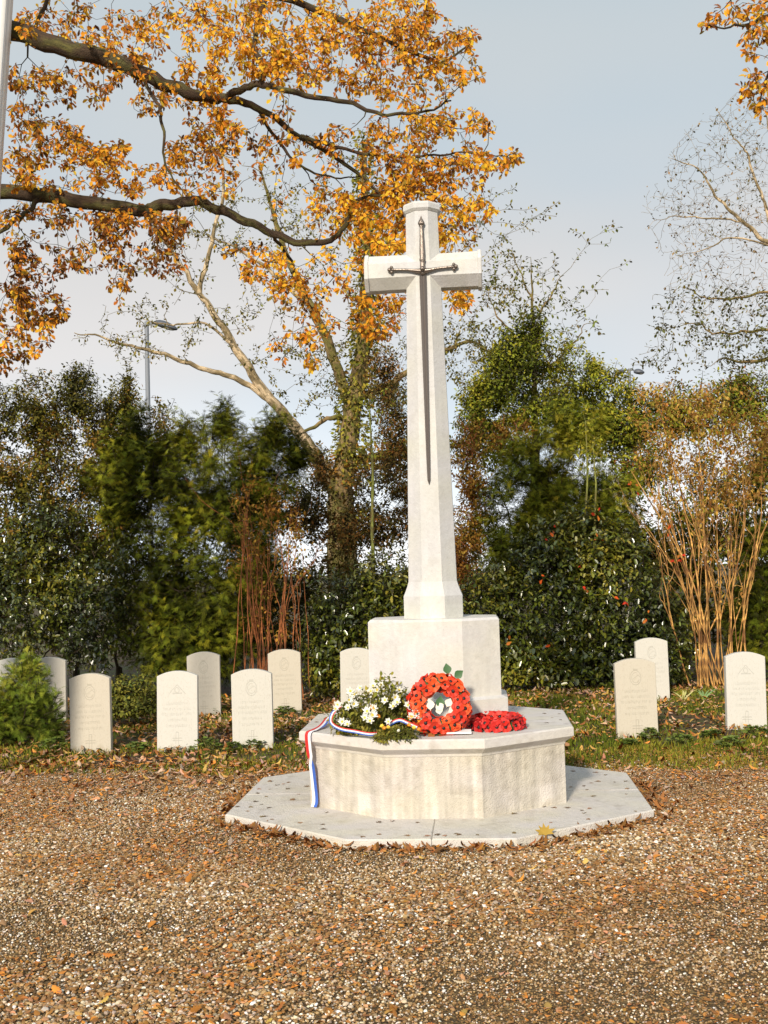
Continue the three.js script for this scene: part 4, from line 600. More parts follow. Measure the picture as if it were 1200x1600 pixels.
// slim saplings rising through the hedge
for (const [x0, y0, x1, y1, d, r, label] of [[582, 870, 578, 640, 16.2, 0.032, 'slim mossy sapling trunk left of the shaft'], [914, 860, 916, 660, 15.9, 0.022, 'slim yellow-green sapling stem inside the right yew'], [930, 850, 927, 690, 15.8, 0.020, 'second slim sapling stem in the right yew, nearer the golden shrub']]) {
  const a = at(x0, y0, d), b = at(x1, y1, d), base = V(a.x, 0, a.z), t = thing('sapling', label, 'sapling', base), bf = new Buf(), nodes = []; limb(bf, nodes, [V(0, -0.05, 0), V(0.01, a.y * 0.5, 0), a.clone().sub(base), V().lerpVectors(a, b, 0.6).sub(base).add(V(0.02, 0, 0)), b.clone().sub(base)], [r, r * 0.95, r * 0.85, r * 0.6, r * 0.25], 8, 5, 0.02); part('trunk', bf.build(), M.greenStem, t);
  const tg = []; for (let k = 0; k < 26; k++) { const n = nodes[Math.floor(nodes.length * rr(0.55, 1))]; tg.push({ p: V().copy(n.p).add(V(gauss() * 0.3, rr(0, 0.3), gauss() * 0.3)) }); } const tw = new Buf(); grow(tw, nodes, tg, { k: 0.008, r0: 0.003, sides: 3 }); part('twigs', tw.build(), M.greenStem, t).userData.kind = 'stuff';
  const cp = new Copies(), c = palette(GREENT); for (const g of tg) sprig(cp, g.p, g.d, 0.2, 6, 0.07, c, {}); cp.build('crown', G.laurel, M.leafSoft, t);
}

// ------------------------------------------------------------------ low plants in the grave beds
srand(5150);
const PLANT = [C(0.09, 0.13, 0.02), C(0.14, 0.19, 0.03), C(0.20, 0.25, 0.04), C(0.16, 0.21, 0.06)];
for (const [px, py, w, h, label] of [
  [262, 1164, 22, 12, 'low leafy plant at the left foot of the whitest headstone'], [322, 1170, 26, 14, 'low leafy plant beside the right foot of the whitest headstone'], [402, 1166, 20, 10, 'low leafy plant at the foot of the headstone nearest the ribbon'], [365, 1172, 20, 9, 'flat green plant between second and third front headstones'], [215, 1172, 22, 9, 'flat green plant between first and second front headstones'], [84, 1168, 24, 12, 'green plant left of the cream headstone'],
  [330, 1110, 26, 16, 'green plant at the foot of the headstone before the yew'], [446, 1114, 18, 8, 'green plant under the headstone before the brown stems'],
  [1015, 1152, 20, 11, 'low leafy plant at the right foot of the round-badge headstone'], [985, 1164, 16, 7, 'small plant before the round-badge headstone'], [1064, 1160, 22, 10, 'low green plant to the right of the round-badge headstone'], [1142, 1164, 22, 11, 'green plant before the left foot of the far-right headstone'], [1184, 1148, 24, 12, 'green plant covering the foot of the far-right headstone'], [1112, 1150, 16, 8, 'small green plant left of the far-right headstone'],
]) {
  const b = ground(px, py + h * 0.4), k = -b.z / FOCAL, t = thing('bed_plant', label, 'plant', V(b.x, 0, b.z), rr(0, 6), 'low green plants along the headstones'), cp = new Copies(), st = new Buf(), col = palette(PLANT, 6);
  for (let q = 0; q < 34; q++) { const a = rr(0, 6.28), r = Math.sqrt(rnd()), e = V(Math.cos(a) * r * w * k, (0.25 + 0.75 * (1 - r * r)) * h * 1.5 * k, Math.sin(a) * r * w * k * 0.8); st.tube([V(e.x * 0.2, -0.01, e.z * 0.2), V(e.x * 0.6, e.y * 0.7, e.z * 0.6), e], [0.003, 0.0025, 0.0015], 3, false); for (let z = 0; z < 3; z++) cp.add(V(e.x + rr(-.01, .01), e.y, e.z + rr(-.01, .01)), V(Math.cos(a + z * 2) * 0.8, 0.35, Math.sin(a + z * 2) * 0.8), UP.clone().addScaledVector(rdir(), 0.4), rr(0.035, 0.06), col(e.clone().add(b)), 1.5); }
  part('stalks', st.build(), M.greenStem, t).userData.kind = 'stuff'; cp.build('leaves', G.small, M.leafSoft, t);
}
for (const [px, py, n, tall, col, label] of [[1068, 1096, 5, 0.24, C(0.42, 0.38, 0.14), 'pale yellowing strap-leaved plant left of the far-right headstone'], [1100, 1094, 6, 0.22, C(0.16, 0.26, 0.08), 'green strap-leaved plant before the golden stems']]) {
  const b = ground(px, py), t = thing('strap_leaf_plant', label, 'plant', V(b.x, 0, b.z));
  for (let q = 0; q < n; q++) { const a = rr(-1, 1) * 1.3, l = tall * rr(0.7, 1.1), bf = new Buf(); const P = [0, 0.35, 0.7, 1].map(k => V(Math.sin(a) * l * k * (0.5 + 0.5 * k), l * k * (1 - 0.25 * k), rr(-.02, .02) + 0.05 * k)), W = [0.009, 0.012, 0.010, 0.001], nn = V(0, 0.3, 1).normalize(); const ids = P.map((p, k) => [bf.v(V(p.x - W[k], p.y, p.z), nn), bf.v(V(p.x, p.y, p.z - 0.004), nn), bf.v(V(p.x + W[k], p.y, p.z), nn)]); for (let k = 0; k < 3; k++) { const [A, B, D] = ids[k], [E1, F1, H1] = ids[k + 1]; bf.i.push(A, B, E1, E1, B, F1, B, D, F1, F1, D, H1); } part('leaf', bf.build(), new THREE.MeshStandardMaterial({ color: vary(col, 0.2), roughness: 0.55, side: THREE.DoubleSide }), t); }
}

// ------------------------------------------------------------------ ground cover
const inStep = (x, z, m = 0) => { const v = toMon(V(x, 0, z)), ax = Math.abs(v.x), az = Math.abs(v.z), a = 1.48 + m, d = 1.445 + m, b = 0.528 + m * 0.4, c = 0.684 + m * 0.4; if (ax > a || az > d) return false; return (ax - b) * (d - c) + (az - c) * (a - b) < (a - b) * (d - c); };
function stuff(name, label, geo, mat, cp) { const o = cp.build(numbered(name), geo, mat, scene); o.userData.label = label; return o; }
{ // gravel
  srand(31337); const geos = [pebble(1), pebble(2), pebble(3)], cps = geos.map(() => new Copies());
  const cols = [[C(0.64, 0.53, 0.37), 0.14], [C(0.86, 0.81, 0.73), 0.075], [C(0.46, 0.30, 0.14), 0.26], [C(0.28, 0.16, 0.06), 0.26], [C(0.11, 0.07, 0.034), 0.18], [C(0.34, 0.27, 0.20), 0.085]], dirt = C(0.25, 0.125, 0.038);
  const mat = new THREE.MeshPhysicalMaterial({ color: 0xffffff, roughness: 0.6, specularIntensity: 0.5 });
  const z0 = -3.7, z1 = -10.6; let want = 400000;
  for (let k = 0; k < want; k++) {
    const z = z0 + (z1 - z0) * rnd(), hw = 0.345 * -z + 0.9, x = rr(-4.55, 4.55); if (Math.abs(x) > hw) continue; if (inStep(x, z, -0.01)) continue;
    const past = -z - gravelEdge(x); if (past > 0 && rnd() > Math.exp(-past * 5)) continue;
    if (past > -0.5 && rnd() < 0.35 * (past + 0.5)) continue;
    let q = rnd(), c = cols[0][0]; for (const [cc, w] of cols) { q -= w; if (q <= 0) { c = cc; break; } }
    const fine = fbm(x * 0.7, z * 0.7, 11); if (rnd() < 0.25 + 0.7 * fine) c = c.clone().lerp(dirt, rr(0.3, 0.8)); const coarse = 1 + 0.55 * Math.max(-0.4, Math.min(1, 1.6 * fbm(x * 0.45 + 9, z * 0.6, 21))), s = rr(0.0038, 0.0080) * coarse * (rnd() < 0.05 ? 1.6 : 1); const d = V(gauss() * 0.35, 1, gauss() * 0.35);
    cps[k % 3].add(V(x, 0.006 + s * rr(0.05, 0.55), z), d, rdir(), s, vary(c, 0.22, 0.06), rr(0.8, 1.25));
  }
  cps.forEach((c, i) => stuff('gravel', 'small mixed brown, tan and white pebbles of the forecourt', geos[i], mat, c));
}
const LIT = [C(0.56, 0.28, 0.14), C(0.64, 0.37, 0.22), C(0.62, 0.25, 0.05), C(0.42, 0.17, 0.05), C(0.72, 0.42, 0.11), C(0.28, 0.13, 0.05), C(0.62, 0.42, 0.30)];
function litter(cp, x, z, y, s, col) { const a = rr(0, 6.28); cp.add(V(x, y, z), V(Math.cos(a), rr(-0.12, 0.28), Math.sin(a)), V(gauss() * 0.35, rnd() < 0.5 ? 1 : -1, gauss() * 0.35), s, col, rr(0.8, 1.2)); }
{ // leaves on the beds and, thinner, on the gravel
  srand(2024); const A = new Copies(), B = new Copies(), F2 = new Copies();
  for (let k = 0; k < 24000; k++) { const z = -rr(8.6, 15.8), x = rr(-5.6, 5.8); const past = -z - gravelEdge(x); let dn = past > 0.1 ? 1 : Math.exp((past - 0.1) * 1.5); if (x > 1.3) dn *= past < 1.3 ? 0.16 : 0.5; else if (past > 0.5 && past < 1.4) dn *= 0.6; const patch = N3(x * 1.1, z * 1.1, 8); if (patch < -0.25) dn *= 0.35; if (rnd() > dn || inStep(x, z, 0.02)) continue; litter(rnd() < 0.5 ? A : B, x, z, rr(0.015, 0.05), rr(0.040, 0.085), vary(pick(LIT), 0.3)); }
  stuff('fallen_leaves', 'tan and orange oak leaves strewn over the grave beds', G.oak, M.litter, A); stuff('fallen_leaves', 'curled brown oak leaves strewn over the grave beds', G.oakCurl, M.litter, B);
  const g = new Copies(), h = new Copies();
  for (let k = 0; k < 1900; k++) { const z = -rr(3.8, 9.6), x = rr(-4.2, 4.2); if (Math.abs(x) > 0.345 * -z + 0.8 || inStep(x, z, 0.01) || rnd() > 0.55 + 0.8 * fbm(x * 0.7 + 4, z * 0.7, 3)) continue; litter(rnd() < 0.6 ? g : h, x, z, rr(0.012, 0.022), rr(0.035, 0.07), vary(pick(LIT.slice(0, 5).concat(LIT[2], LIT[6])), 0.3)); }
  // drift of leaves caught along the foot of the step
  for (let k = 0; k < 900; k++) { const a = rr(-0.6, Math.PI + 0.6), R = 1.45 + Math.abs(gauss()) * 0.22, v = V(Math.cos(a) * R, 0, Math.sin(a) * R).applyAxisAngle(UP, TURN).add(V(MX, 0, MZ)); if (inStep(v.x, v.z, 0.015) || !inStep(v.x, v.z, 0.16)) continue; litter(h, v.x, v.z, rr(0.014, 0.035), rr(0.04, 0.075), vary(pick([LIT[3], LIT[5], C(0.34, 0.15, 0.04)]), 0.3)); }
  stuff('gravel_leaves', 'scattered oak leaves lying on the gravel', G.oak, M.litter, g); stuff('gravel_leaves', 'curled oak leaves lying on the gravel', G.oakCurl, M.litter, h);
  // leaf crumbs: brown broken bits worked into the gravel
  for (let k = 0; k < 60000; k++) { const z = -rr(3.8, 10.4), x = rr(-4.3, 4.3); if (Math.abs(x) > 0.345 * -z + 0.8 || inStep(x, z, 0.0)) continue; const n = fbm(x * 0.8, z * 0.8, 2); if (rnd() > 0.42 + 1.3 * n + Math.max(0, (-z - 6.2) * 0.10)) continue; litter(F2, x, z, rr(0.013, 0.022), rr(0.018, 0.04), vary(pick([LIT[2], LIT[3], LIT[5], LIT[0], C(0.44, 0.20, 0.05), C(0.50, 0.24, 0.07)]), 0.3)); }
  stuff('leaf_crumbs', 'broken brown leaf fragments among the gravel', G.small, M.litter, F2);
}
{ // grass and moss between gravel and headstones
  srand(88); const cp = new Copies(), col = palette([C(0.10, 0.14, 0.012), C(0.17, 0.21, 0.018), C(0.27, 0.27, 0.025), C(0.36, 0.29, 0.04)], 1.5);
  for (let k = 0; k < 210000; k++) { const z = -rr(9.0, 15.7), x = rr(-5.4, 5.8), past = -z - gravelEdge(x); if (past < -0.15 || inStep(x, z, 0.02)) continue; const right = x > 1.3; let d = right ? 0.95 : 0.55; d += 0.9 * fbm(x * 0.9, z * 1.4, 5); if (past > 1.4) d -= right ? 0.45 : 0.3; if (past > 1.5 && -z < 12.4) d -= 0.15; if (rnd() > d) continue; const a = rr(0, 6.28), s = rr(0.022, 0.058) * (rnd() < 0.1 ? 1.6 : 1); const p = V(x, 0.0, z); cp.add(p, V(gauss() * 0.5, 1, gauss() * 0.5), V(Math.cos(a), 0, Math.sin(a)), s, col(p), 1.6); }
  stuff('grass', 'short mossy grass between the gravel and the headstones', G.blade, M.leafSoft, cp);
}
// leaves lying on the step and the slab, one by one
{
  srand(606); const mats = [C(0.20, 0.12, 0.06), C(0.14, 0.09, 0.05), C(0.30, 0.17, 0.08), C(0.24, 0.17, 0.07), C(0.40, 0.22, 0.14)].map(c => new THREE.MeshStandardMaterial({ color: c, roughness: 0.8, side: THREE.DoubleSide }));
  const spots = [[425, 1220], [430, 1228], [447, 1225], [455, 1223], [446, 1234], [473, 1229], [404, 1232], [420, 1234], [398, 1240], [415, 1244], [468, 1242], [460, 1248], [395, 1254], [408, 1258], [426, 1262], [376, 1261], [391, 1260], [362, 1270], [396, 1279], [410, 1277], [420, 1281], [447, 1289], [509, 1271], [509, 1289], [485, 1301], [553, 1312], [597, 1284], [612, 1285], [590, 1310], [625, 1311], [648, 1285], [675, 1307], [690, 1309], [700, 1310], [718, 1303], [742, 1305], [726, 1310], [799, 1273], [849, 1262], [871, 1263], [880, 1262], [905, 1266], [911, 1272], [926, 1264], [938, 1282], [934, 1244], [896, 1230], [916, 1228], [920, 1224], [935, 1208], [945, 1212], [958, 1222], [975, 1222], [984, 1232], [979, 1242], [989, 1268], [915, 1235], [940, 1222], [890, 1205], [857, 1286], [803, 1300]];
  for (const [px, py] of spots) { const p = ground(px, py, 0.06); if (!inStep(p.x, p.z, -0.04)) { p.x += (MX - p.x) * 0.06; p.z += (MZ - p.z) * 0.06; } const m = topMesh('fallen_leaf', rnd() < 0.5 ? G.oak : G.oakCurl, pick(mats), px < 500 ? 'small dry brown leaf on the part of the step beside the ribbon' : px > 830 ? 'small dry brown leaf on the part of the step opposite the ribbon side' : 'small dry brown leaf on the front of the stone step', 'leaf', px < 500 ? 'dry leaves on the step beside the ribbon' : px > 830 ? 'dry leaves on the step away from the ribbon' : 'dry leaves on the front of the step'); const s = rr(0.035, 0.075); m.scale.setScalar(s); m.position.set(p.x, 0.062, p.z); m.rotation.set(-Math.PI / 2 + rr(-0.08, 0.08), 0, rr(0, 6.28)); m.position.y += s * 0.02; }
  for (const [px, py] of [[846, 1115], [876, 1116], [865, 1122], [872, 1125], [858, 1130], [800, 1107], [505, 1117], [490, 1129]]) { const p = ground(px, py, SLAB_Y); const m = topMesh('fallen_leaf', G.oak, pick(mats), 'small dry leaf lying on the plinth slab', 'leaf', 'dry leaves on the plinth slab'); const s = rr(0.03, 0.05); m.scale.setScalar(s); m.position.set(p.x, SLAB_Y + 0.003, p.z); m.rotation.set(-Math.PI / 2 + rr(-0.08, 0.08), 0, rr(0, 6.28)); }
  // the one large maple leaf leaning on the step edge
  const pts = []; const lobes = [[0, 1], [0.14, 0.62], [0.42, 0.80], [0.34, 0.48], [0.78, 0.42], [0.50, 0.22], [0.60, 0.02], [0.16, 0.08], [0.03, 0.0], [0.03, -0.35]]; for (const [x, y] of lobes) pts.push([x, y]); for (const [x, y] of lobes.slice(1).reverse()) pts.push([-x, y]);
  const sh = new THREE.Shape(); pts.forEach(([x, y], i) => i ? sh.lineTo(x, y) : sh.moveTo(x, y)); sh.closePath(); const g = new THREE.ExtrudeGeometry(sh, { depth: 0.01, bevelEnabled: false }), q = g.attributes.position; for (let i = 0; i < q.count; i++) q.setZ(i, q.getZ(i) + 0.25 * Math.abs(q.getX(i)) ** 1.4 + 0.12 * q.getY(i) ** 2); g.computeVertexNormals(); g.scale(0.085, 0.085, 0.085);
  const p = ground(853, 1312, 0.02), m = topMesh('maple_leaf', g, new THREE.MeshStandardMaterial({ color: C(0.38, 0.24, 0.03), roughness: 0.7, side: THREE.DoubleSide }), 'large yellow-brown maple leaf propped on the front edge of the step', 'leaf'); m.position.set(p.x, 0.045, p.z); m.rotation.set(-0.75, 0.1, 0.1);
}

// ------------------------------------------------------------------ wreaths and flowers on the slab
srand(1914);
const onSlab = (px, py) => ground(px, py, SLAB_Y);
const red = [C(0.70, 0.055, 0.012), C(0.80, 0.095, 0.016), C(0.60, 0.035, 0.012)].map(c => new THREE.MeshPhysicalMaterial({ color: c, roughness: 0.6, side: THREE.DoubleSide, sheen: 0.3 }));
const blackMat = new THREE.MeshStandardMaterial({ color: C(0.015, 0.014, 0.014), roughness: 0.5 }), greenMat = new THREE.MeshStandardMaterial({ color: C(0.05, 0.13, 0.04), roughness: 0.5, side: THREE.DoubleSide });
const poppyGeo = [0, 1, 2].map(v => { const n = 20, b = new Buf(), c0 = b.v(V(0, 0, 0), V(0, 0, 1)); const rings = [0.45, 0.8, 1]; let prev = null; for (const f of rings) { const row = []; for (let i = 0; i <= n; i++) { const a = i / n * Math.PI * 2, lob = 1 + 0.10 * Math.cos(4 * a + v) + 0.05 * Math.cos(9 * a + v * 2), z = 0.28 * f * f + 0.09 * f * Math.sin(5 * a + v * 1.3); row.push(b.v(V(Math.cos(a) * f * lob, Math.sin(a) * f * lob, z), V(-Math.cos(a) * 0.4, -Math.sin(a) * 0.4, 0.85).normalize())); } for (let i = 0; i < n; i++) { if (!prev) b.i.push(c0, row[i], row[i + 1]); else b.i.push(prev[i], row[i], row[i + 1], prev[i], row[i + 1], prev[i + 1]); } prev = row; } const g = b.build(); g.computeVertexNormals(); g.scale(0.038, 0.038, 0.038); return g; });
const centreGeo = (() => { const g = new THREE.SphereGeometry(0.0115, 10, 6); g.scale(1, 1, 0.6); g.translate(0, 0, 0.004); return g; })();
const deepRed = [C(0.55, 0.018, 0.012), C(0.64, 0.03, 0.014), C(0.44, 0.012, 0.012)].map(c => new THREE.MeshPhysicalMaterial({ color: c, roughness: 0.6, side: THREE.DoubleSide, sheen: 0.3 }));
function poppyWreath(label, pos, R, tube, rotX, rotY, rows, lift, reds = red) {
  const t = thing('poppy_wreath', label, 'wreath', pos, rotY, 'red poppy wreaths on the plinth'); const ring = new THREE.Group(); // tilt is baked into the parts
  const E1 = new THREE.Euler(rotX, 0, 0), q = new THREE.Quaternion().setFromEuler(E1); const put = (m, p) => { m.position.copy(p.applyQuaternion(q)); m.position.y += lift; };
  const tg = new THREE.TorusGeometry(R, tube * 0.72, 10, 36); tg.applyQuaternion(q); tg.translate(0, lift, 0); part('wreath_ring', tg, greenMat, t);
  for (const [phi, n] of rows) for (let k = 0; k < n; k++) {
    const a = (k + (phi > 0.6 ? 0.5 : 0)) / n * Math.PI * 2 + rr(-0.08, 0.08), ph = phi + rr(-0.12, 0.12), o = V(Math.cos(a) * Math.cos(ph), Math.sin(a) * Math.cos(ph), Math.sin(ph));
    const p = V(Math.cos(a) * R, Math.sin(a) * R, 0).addScaledVector(o, tube * rr(0.82, 1.0)); const m = part('poppy', pick(poppyGeo), pick(reds), t); put(m, p); const nd = o.clone().addScaledVector(rdir(), 0.25).normalize().applyQuaternion(q); m.quaternion.setFromUnitVectors(V(0, 0, 1), nd); m.scale.setScalar(rr(0.85, 1.15)); part('poppy_centre', centreGeo, blackMat, m);
  }
  return { t, q };
}
{
  const p = onSlab(688, 1147), w = poppyWreath('round red poppy wreath propped upright against the pedestal', V(p.x, SLAB_Y, p.z), 0.150, 0.060, -0.30, 0.05, [[-0.35, 15], [0.35, 18], [1.15, 15], [1.95, 12], [2.7, 10]], 0.200);
  const leafG = (s) => { const g = G.laurel.clone(); g.scale(s, s, s); return g; };
  for (const [x, y, z, rz, s] of [[0.075, 0.395, -0.06, 0.15, 0.085], [0.110, 0.375, -0.05, -0.95, 0.085], [-0.005, 0.175, 0.02, -0.2, 0.09]]) { const m = part('leaf', leafG(s), greenMat, w.t); m.position.set(x, y, z); m.rotation.set(-0.1, 0, rz); m.scale.x = 1.5; }
  const cream = new THREE.MeshStandardMaterial({ color: C(0.80, 0.76, 0.62), roughness: 0.6, side: THREE.DoubleSide });
  for (const [x, y, rz, s] of [[-0.065, 0.165, 0.1, 0.085], [0.045, 0.185, -0.5, 0.07], [0.02, 0.16, 0.6, 0.075], [0.055, 0.15, -1.1, 0.07], [0.0, 0.135, 0.2, 0.06]]) { const m = part('white_petal', leafG(s), cream, w.t); m.position.set(x, y, 0.03); m.rotation.set(-0.2, 0, rz); m.scale.x = 1.7; }
  const p2 = onSlab(774, 1138); poppyWreath('flat red poppy wreath lying on the slab beside the upright one', V(p2.x, SLAB_Y, p2.z), 0.158, 0.042, -Math.PI / 2, 0.3, [[0.0, 20], [0.8, 18], [1.6, 15], [2.4, 11]], 0.036, deepRed);
}
// flowers: a daisy-like bloom of petals
const bloomGeo = (() => { const gs = []; for (let k = 0; k < 13; k++) { const g = leafShape([0.05, 0.16, 0.20, 0.13, 0.03], 0.25, -0.2, 0); g.scale(1, 0.9, 1); g.rotateX(k % 2 ? 0.35 : 0.7); g.rotateZ(k / 13 * Math.PI * 2 * 1.0); gs.push(g); } const m = mergeGeometries(gs); m.scale(0.034, 0.034, 0.034); return m; })();
const white = new THREE.MeshPhysicalMaterial({ color: C(0.82, 0.82, 0.76), roughness: 0.6, side: THREE.DoubleSide, transmission: 0.15, thickness: 0 }), yellowC = new THREE.MeshStandardMaterial({ color: C(0.55, 0.42, 0.06), roughness: 0.7 }), orangeM = new THREE.MeshStandardMaterial({ color: C(0.75, 0.28, 0.02), roughness: 0.6, side: THREE.DoubleSide }), yellowM = new THREE.MeshStandardMaterial({ color: C(0.78, 0.58, 0.06), roughness: 0.6, side: THREE.DoubleSide });
const eyeGeo = (() => { const g = new THREE.SphereGeometry(0.009, 8, 6); g.scale(1, 1, 0.55); g.translate(0, 0, 0.006); return g; })();
function bloom(t, p, n, mat, s) { const m = part('flower', bloomGeo, mat, t); m.position.copy(p); m.quaternion.setFromUnitVectors(V(0, 0, 1), n.clone().normalize()); m.rotateZ(rr(0, 6)); m.scale.setScalar(s); part('flower_centre', eyeGeo, yellowC, m); }
{ // the white and green spray
  const p = onSlab(580, 1146), t = thing('flower_spray', 'leafy green spray dotted with white flowers against the pedestal', 'flowers', V(p.x, SLAB_Y, p.z)), cp = new Copies(), tw = new Buf(), col = palette([C(0.10, 0.11, 0.016), C(0.18, 0.18, 0.025), C(0.27, 0.25, 0.035), C(0.36, 0.30, 0.05)], 8);
  const lobes = [[0.0, 0.14, 0.10, 0.22, 0.17, 0.20], [0.10, 0.22, 0.05, 0.17, 0.17, 0.15], [-0.15, 0.10, 0.06, 0.15, 0.12, 0.17], [0.23, 0.13, 0.03, 0.14, 0.14, 0.13]]; const put = []; // x y z rx ry rz
  for (let k = 0; k < 420; k++) { const [x, y, z, a, b, c] = pick(lobes), d = rdir(), q = rr(0.7, 1.08), e = V(x + d.x * a * q, Math.max(0.012, y + d.y * b * q), z * 0.0 - 0.02 + d.z * c * q); const dir = V(d.x, d.y * 0.6 + 0.35, d.z * 0.8).addScaledVector(rdir(), 0.4).normalize(); tw.tube([V(e.x * 0.4, 0.03, e.z * 0.4), e], [0.003, 0.0015], 3, false); sprig(cp, e, dir, 0.07, 7, 0.042, col, { droop: 0.1, spread: 0.75 }); put.push([e, d]); }
  for (const [x, y, z] of [[0.135, 0.40, -0.08], [0.16, 0.39, -0.06], [0.10, 0.385, -0.08]]) sprig(cp, V(x, y, z), V(0.5, 0.85, 0.1), 0.12, 16, 0.04, col, { spread: 0.6 });
  part('stalks', tw.build(), M.greenStem, t).userData.kind = 'stuff'; cp.build('foliage', G.laurel, M.leafSoft, t);
  const loc = (px, py, dz) => at(px, py, -p.z + dz).sub(V(p.x, SLAB_Y, p.z));
  for (const [px, py, dz, s] of [[548, 1080, 0, 1.0], [554, 1085, 0, 0.9], [545, 1094, -0.06, 1], [552, 1100, -0.10, 1.05], [544, 1106, -0.1, 0.9], [527, 1102, -0.05, 1], [524, 1108, -0.08, 0.9], [535, 1128, -0.16, 1], [543, 1132, -0.17, 0.9], [574, 1112, -0.18, 1.2], [581, 1118, -0.19, 1.25], [570, 1122, -0.19, 1.1], [578, 1127, -0.20, 1.0], [584, 1108, -0.17, 1], [583, 1072, 0.02, 1], [590, 1078, 0.0, 1.0], [580, 1080, 0.0, 0.9], [596, 1070, 0.03, 0.9], [602, 1094, -0.12, 0.9], [617, 1090, -0.08, 1.1], [621, 1098, -0.10, 1.1], [615, 1104, -0.11, 1], [624, 1078, -0.02, 0.9], [638, 1102, -0.12, 1], [646, 1108, -0.13, 0.9], [650, 1115, -0.16, 1.2], [655, 1120, -0.16, 1.1], [644, 1120, -0.16, 1], [660, 1111, -0.14, 0.9], [563, 1075, 0.02, 0.8], [607, 1128, -0.19, 0.9]]) bloom(t, loc(px, py, dz - 0.02), V(rr(-.5, .5), rr(0.1, 0.8), 1), white, s * rr(1.05, 1.3));
  for (const [px, py] of [[582, 1106], [640, 1122], [590, 1120], [655, 1128]]) bloom(t, loc(px, py, -0.19), V(rr(-.5, .5), 0.5, 1), orangeM, 0.7);
}
{ // the small low posy in front
  const p = onSlab(619, 1155), t = thing('flower_posy', 'small low green posy with yellow and orange flowers in front', 'flowers', V(p.x, SLAB_Y, p.z)), cp = new Copies(), tw = new Buf(), col = palette([C(0.12, 0.13, 0.02), C(0.20, 0.19, 0.03), C(0.30, 0.26, 0.04)], 8);
  for (let k = 0; k < 150; k++) { const a = rr(0, 6.28), r = Math.sqrt(rnd()), e = V(Math.cos(a) * r * 0.16, 0.02 + 0.055 * (1 - r * r) * rr(0.5, 1.1), Math.sin(a) * r * 0.075); tw.tube([V(e.x * 0.5, 0.004, e.z * 0.5), e], [0.002, 0.001], 3, false); sprig(cp, e, V(Math.cos(a) * 0.8, 0.5, Math.sin(a) * 0.8).normalize(), 0.04, 6, 0.03, col, { spread: 0.7 }); }
  part('stalks', tw.build(), M.greenStem, t).userData.kind = 'stuff'; cp.build('foliage', G.laurel, M.leafSoft, t);
  for (const [x, y, z, m, s] of [[-0.09, 0.085, 0.0, yellowM, 0.7], [-0.075, 0.075, 0.03, orangeM, 0.6], [-0.05, 0.08, 0.02, yellowM, 0.6], [0.12, 0.07, 0.01, yellowM, 0.7], [0.09, 0.085, -0.01, orangeM, 0.7], [0.15, 0.06, 0.02, orangeM, 0.6], [0.02, 0.06, 0.05, white, 0.5]]) bloom(t, V(x, y, z), V(rr(-.4, .4), 0.8, 0.7), m, s);
}
{ // white card lying before the wreath
  const p = onSlab(717, 1148), g = new THREE.BoxGeometry(0.17, 0.012, 0.075); const m = topMesh('tribute_card', boxUV(g), new THREE.MeshStandardMaterial({ color: C(0.85, 0.84, 0.82), roughness: 0.6 }), 'flat white card lying between the two poppy wreaths', 'card'); m.position.set(p.x, SLAB_Y + 0.021, p.z); m.rotation.set(0.12, -0.04, 0);
  srand(71); const t = thing('leaf_sprig', 'red-brown leaf sprig at the foot of the upright poppy wreath', 'leaves', V(onSlab(672, 1150).x, SLAB_Y, onSlab(672, 1150).z)), lm = [C(0.30, 0.05, 0.02), C(0.34, 0.12, 0.03), C(0.07, 0.11, 0.03)].map(c => new THREE.MeshStandardMaterial({ color: c, roughness: 0.6, side: THREE.DoubleSide }));
  for (let k = 0; k < 12; k++) { const g2 = part('leaf', G.laurel, pick(lm), t); g2.scale.set(0.10, 0.075, 0.075); g2.position.set(rr(-0.07, 0.09), rr(0.012, 0.03), rr(-0.02, 0.02)); g2.rotation.set(-1.35 + rr(-.2, .4), 0, rr(0, 6.28)); }
}
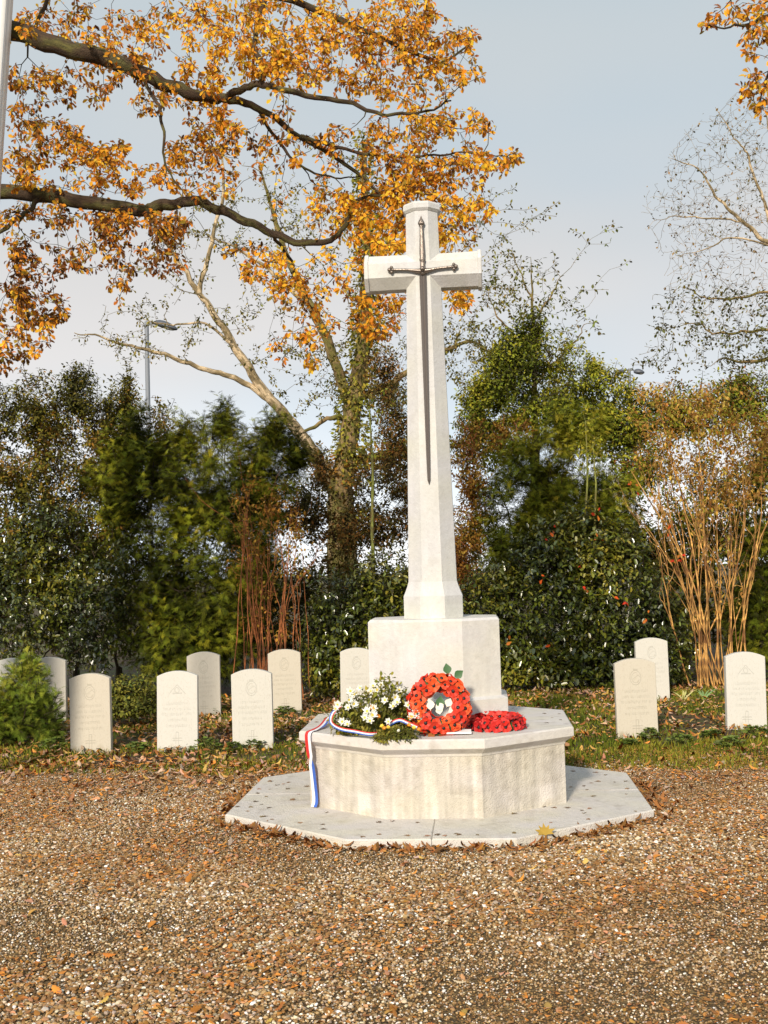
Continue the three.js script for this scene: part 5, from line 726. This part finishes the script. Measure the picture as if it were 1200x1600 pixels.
{ // tricolour ribbon: three stripes sewn side by side, trailing over the slab edge and looping through the spray
  const stripes = [C(0.62, 0.035, 0.03), C(0.82, 0.83, 0.86), C(0.05, 0.13, 0.50)].map(c => new THREE.MeshPhysicalMaterial({ color: c, roughness: 0.42, side: THREE.DoubleSide, sheen: 0.4 })), names = ['red_stripe', 'white_stripe', 'blue_stripe'];
  const t = thing('tricolour_ribbon', 'red, white and blue ribbon hanging over the slab edge', 'ribbon', V(MX, 0, MZ), TURN);
  const strip = (name, secs) => { // secs: [centre, across, out, [u0..u3], [n0..n3]]
    const g0 = new THREE.Group(); g0.name = name; t.add(g0); const cv = new THREE.CatmullRomCurve3(secs.map(s => s[0])), n = 60;
    for (let s = 0; s < 3; s++) { const b = new Buf(), rows = []; for (let k = 0; k <= n; k++) { const f = k / n * (secs.length - 1), i = Math.min(secs.length - 2, Math.floor(f)), w = f - i, A = secs[i], B = secs[i + 1], c = cv.getPoint(k / n), ac = V().lerpVectors(A[1], B[1], w).normalize(), out = V().lerpVectors(A[2], B[2], w).normalize(), L = (x, y) => x + (y - x) * w; const row = [0, 1].map(e => { const u = L(A[3][s + e], B[3][s + e]), m = L(A[4][s + e], B[4][s + e]); return b.v(V().copy(c).addScaledVector(ac, u).addScaledVector(out, m), out); }); rows.push(row); } for (let k = 0; k < n; k++) b.i.push(rows[k][0], rows[k][1], rows[k + 1][0], rows[k + 1][0], rows[k][1], rows[k + 1][1]); const g = b.build(); g.computeVertexNormals(); part(names[s], g, stripes[s], g0); }
  };
  const Lm = (v) => toMon(v), S1 = (px, py, up = 0) => Lm(onSlab(px, py)).add(V(0, up, 0)); const flat = [-0.032, -0.011, 0.011, 0.032], z4 = [0, 0, 0, 0];
  const fold1 = [[-0.032, 0.0, 0.028, 0.004], [0, 0, 0, -0.004]], fold2 = [[0.004, -0.030, 0.0, 0.030], [-0.005, -0.001, 0, 0]];
  // hanging tail: slab front-left face
  const sl = octPts(1.9594 / 2, 0.357, 0.462, 0.976), e0 = V(sl[7][0], 0, sl[7][1]), e1 = V(sl[0][0], 0, sl[0][1]), along = V().subVectors(e1, e0).normalize(), outN = V(-along.z, 0, along.x); if (outN.z < 0) outN.negate();
  const f = 0.14, edge = V().lerpVectors(e0, e1, f), H = (y, o) => V(edge.x + outN.x * o, y, edge.z + outN.z * o);
  strip('tail', [[S1(514, 1131, 0.05), along, UP, flat, z4], [S1(502, 1139, 0.02), along, V(0, 1, 0.1), flat, z4], [H(SLAB_Y + 0.012, -0.05), along, V().copy(UP).addScaledVector(outN, 0.4), fold1[0], fold1[1]], [H(SLAB_Y - 0.004, 0.012), along, V().copy(outN).addScaledVector(UP, 0.5), fold1[0], fold1[1]], [H(0.50, 0.014), along, outN, fold1[0], fold1[1]], [H(0.43, 0.004), along, outN, fold1[0], fold1[1]], [H(0.36, -0.01), along, outN, fold2[0], fold2[1]], [H(0.22, -0.028), along, outN, fold2[0], fold2[1]], [H(0.10, -0.036), along, outN, fold2[0], fold2[1]], [H(0.066, -0.02), along, outN, fold2[0], fold2[1]]]);
  const P = (px, py, dz) => Lm(at(px, py, -onSlab(580, 1146).z + dz)), F = V(0, 0.25, 1), vert = V(0.1, 1, 0);
  strip('loop', [[P(532, 1104, -0.09), V(1, 0.3, 0), F, flat, z4], [P(520, 1114, -0.12), V(0.9, -0.5, 0), F, flat, z4], [P(517, 1128, -0.16), V(0.8, 0.3, 0.3), F, flat, z4], [P(530, 1138, -0.21), vert, F, flat, z4], [P(555, 1143, -0.23), vert, F, flat, z4], [P(580, 1147, -0.25), vert, F, flat, z4], [P(598, 1143, -0.22), vert, F, flat, z4], [P(610, 1131, -0.19), V(-0.4, 1, 0), F, flat, z4], [P(624, 1125, -0.19), vert, F, flat, z4], [P(638, 1130, -0.20), V(0.4, 1, 0), F, flat, z4], [P(652, 1136, -0.20), V(0.4, 1, 0), F, flat, z4]].map(s => [s[0], s[1], s[2], [0.0125, 0.0045, -0.0045, -0.0125], s[4]]));
}
renderer.render(scene, camera);
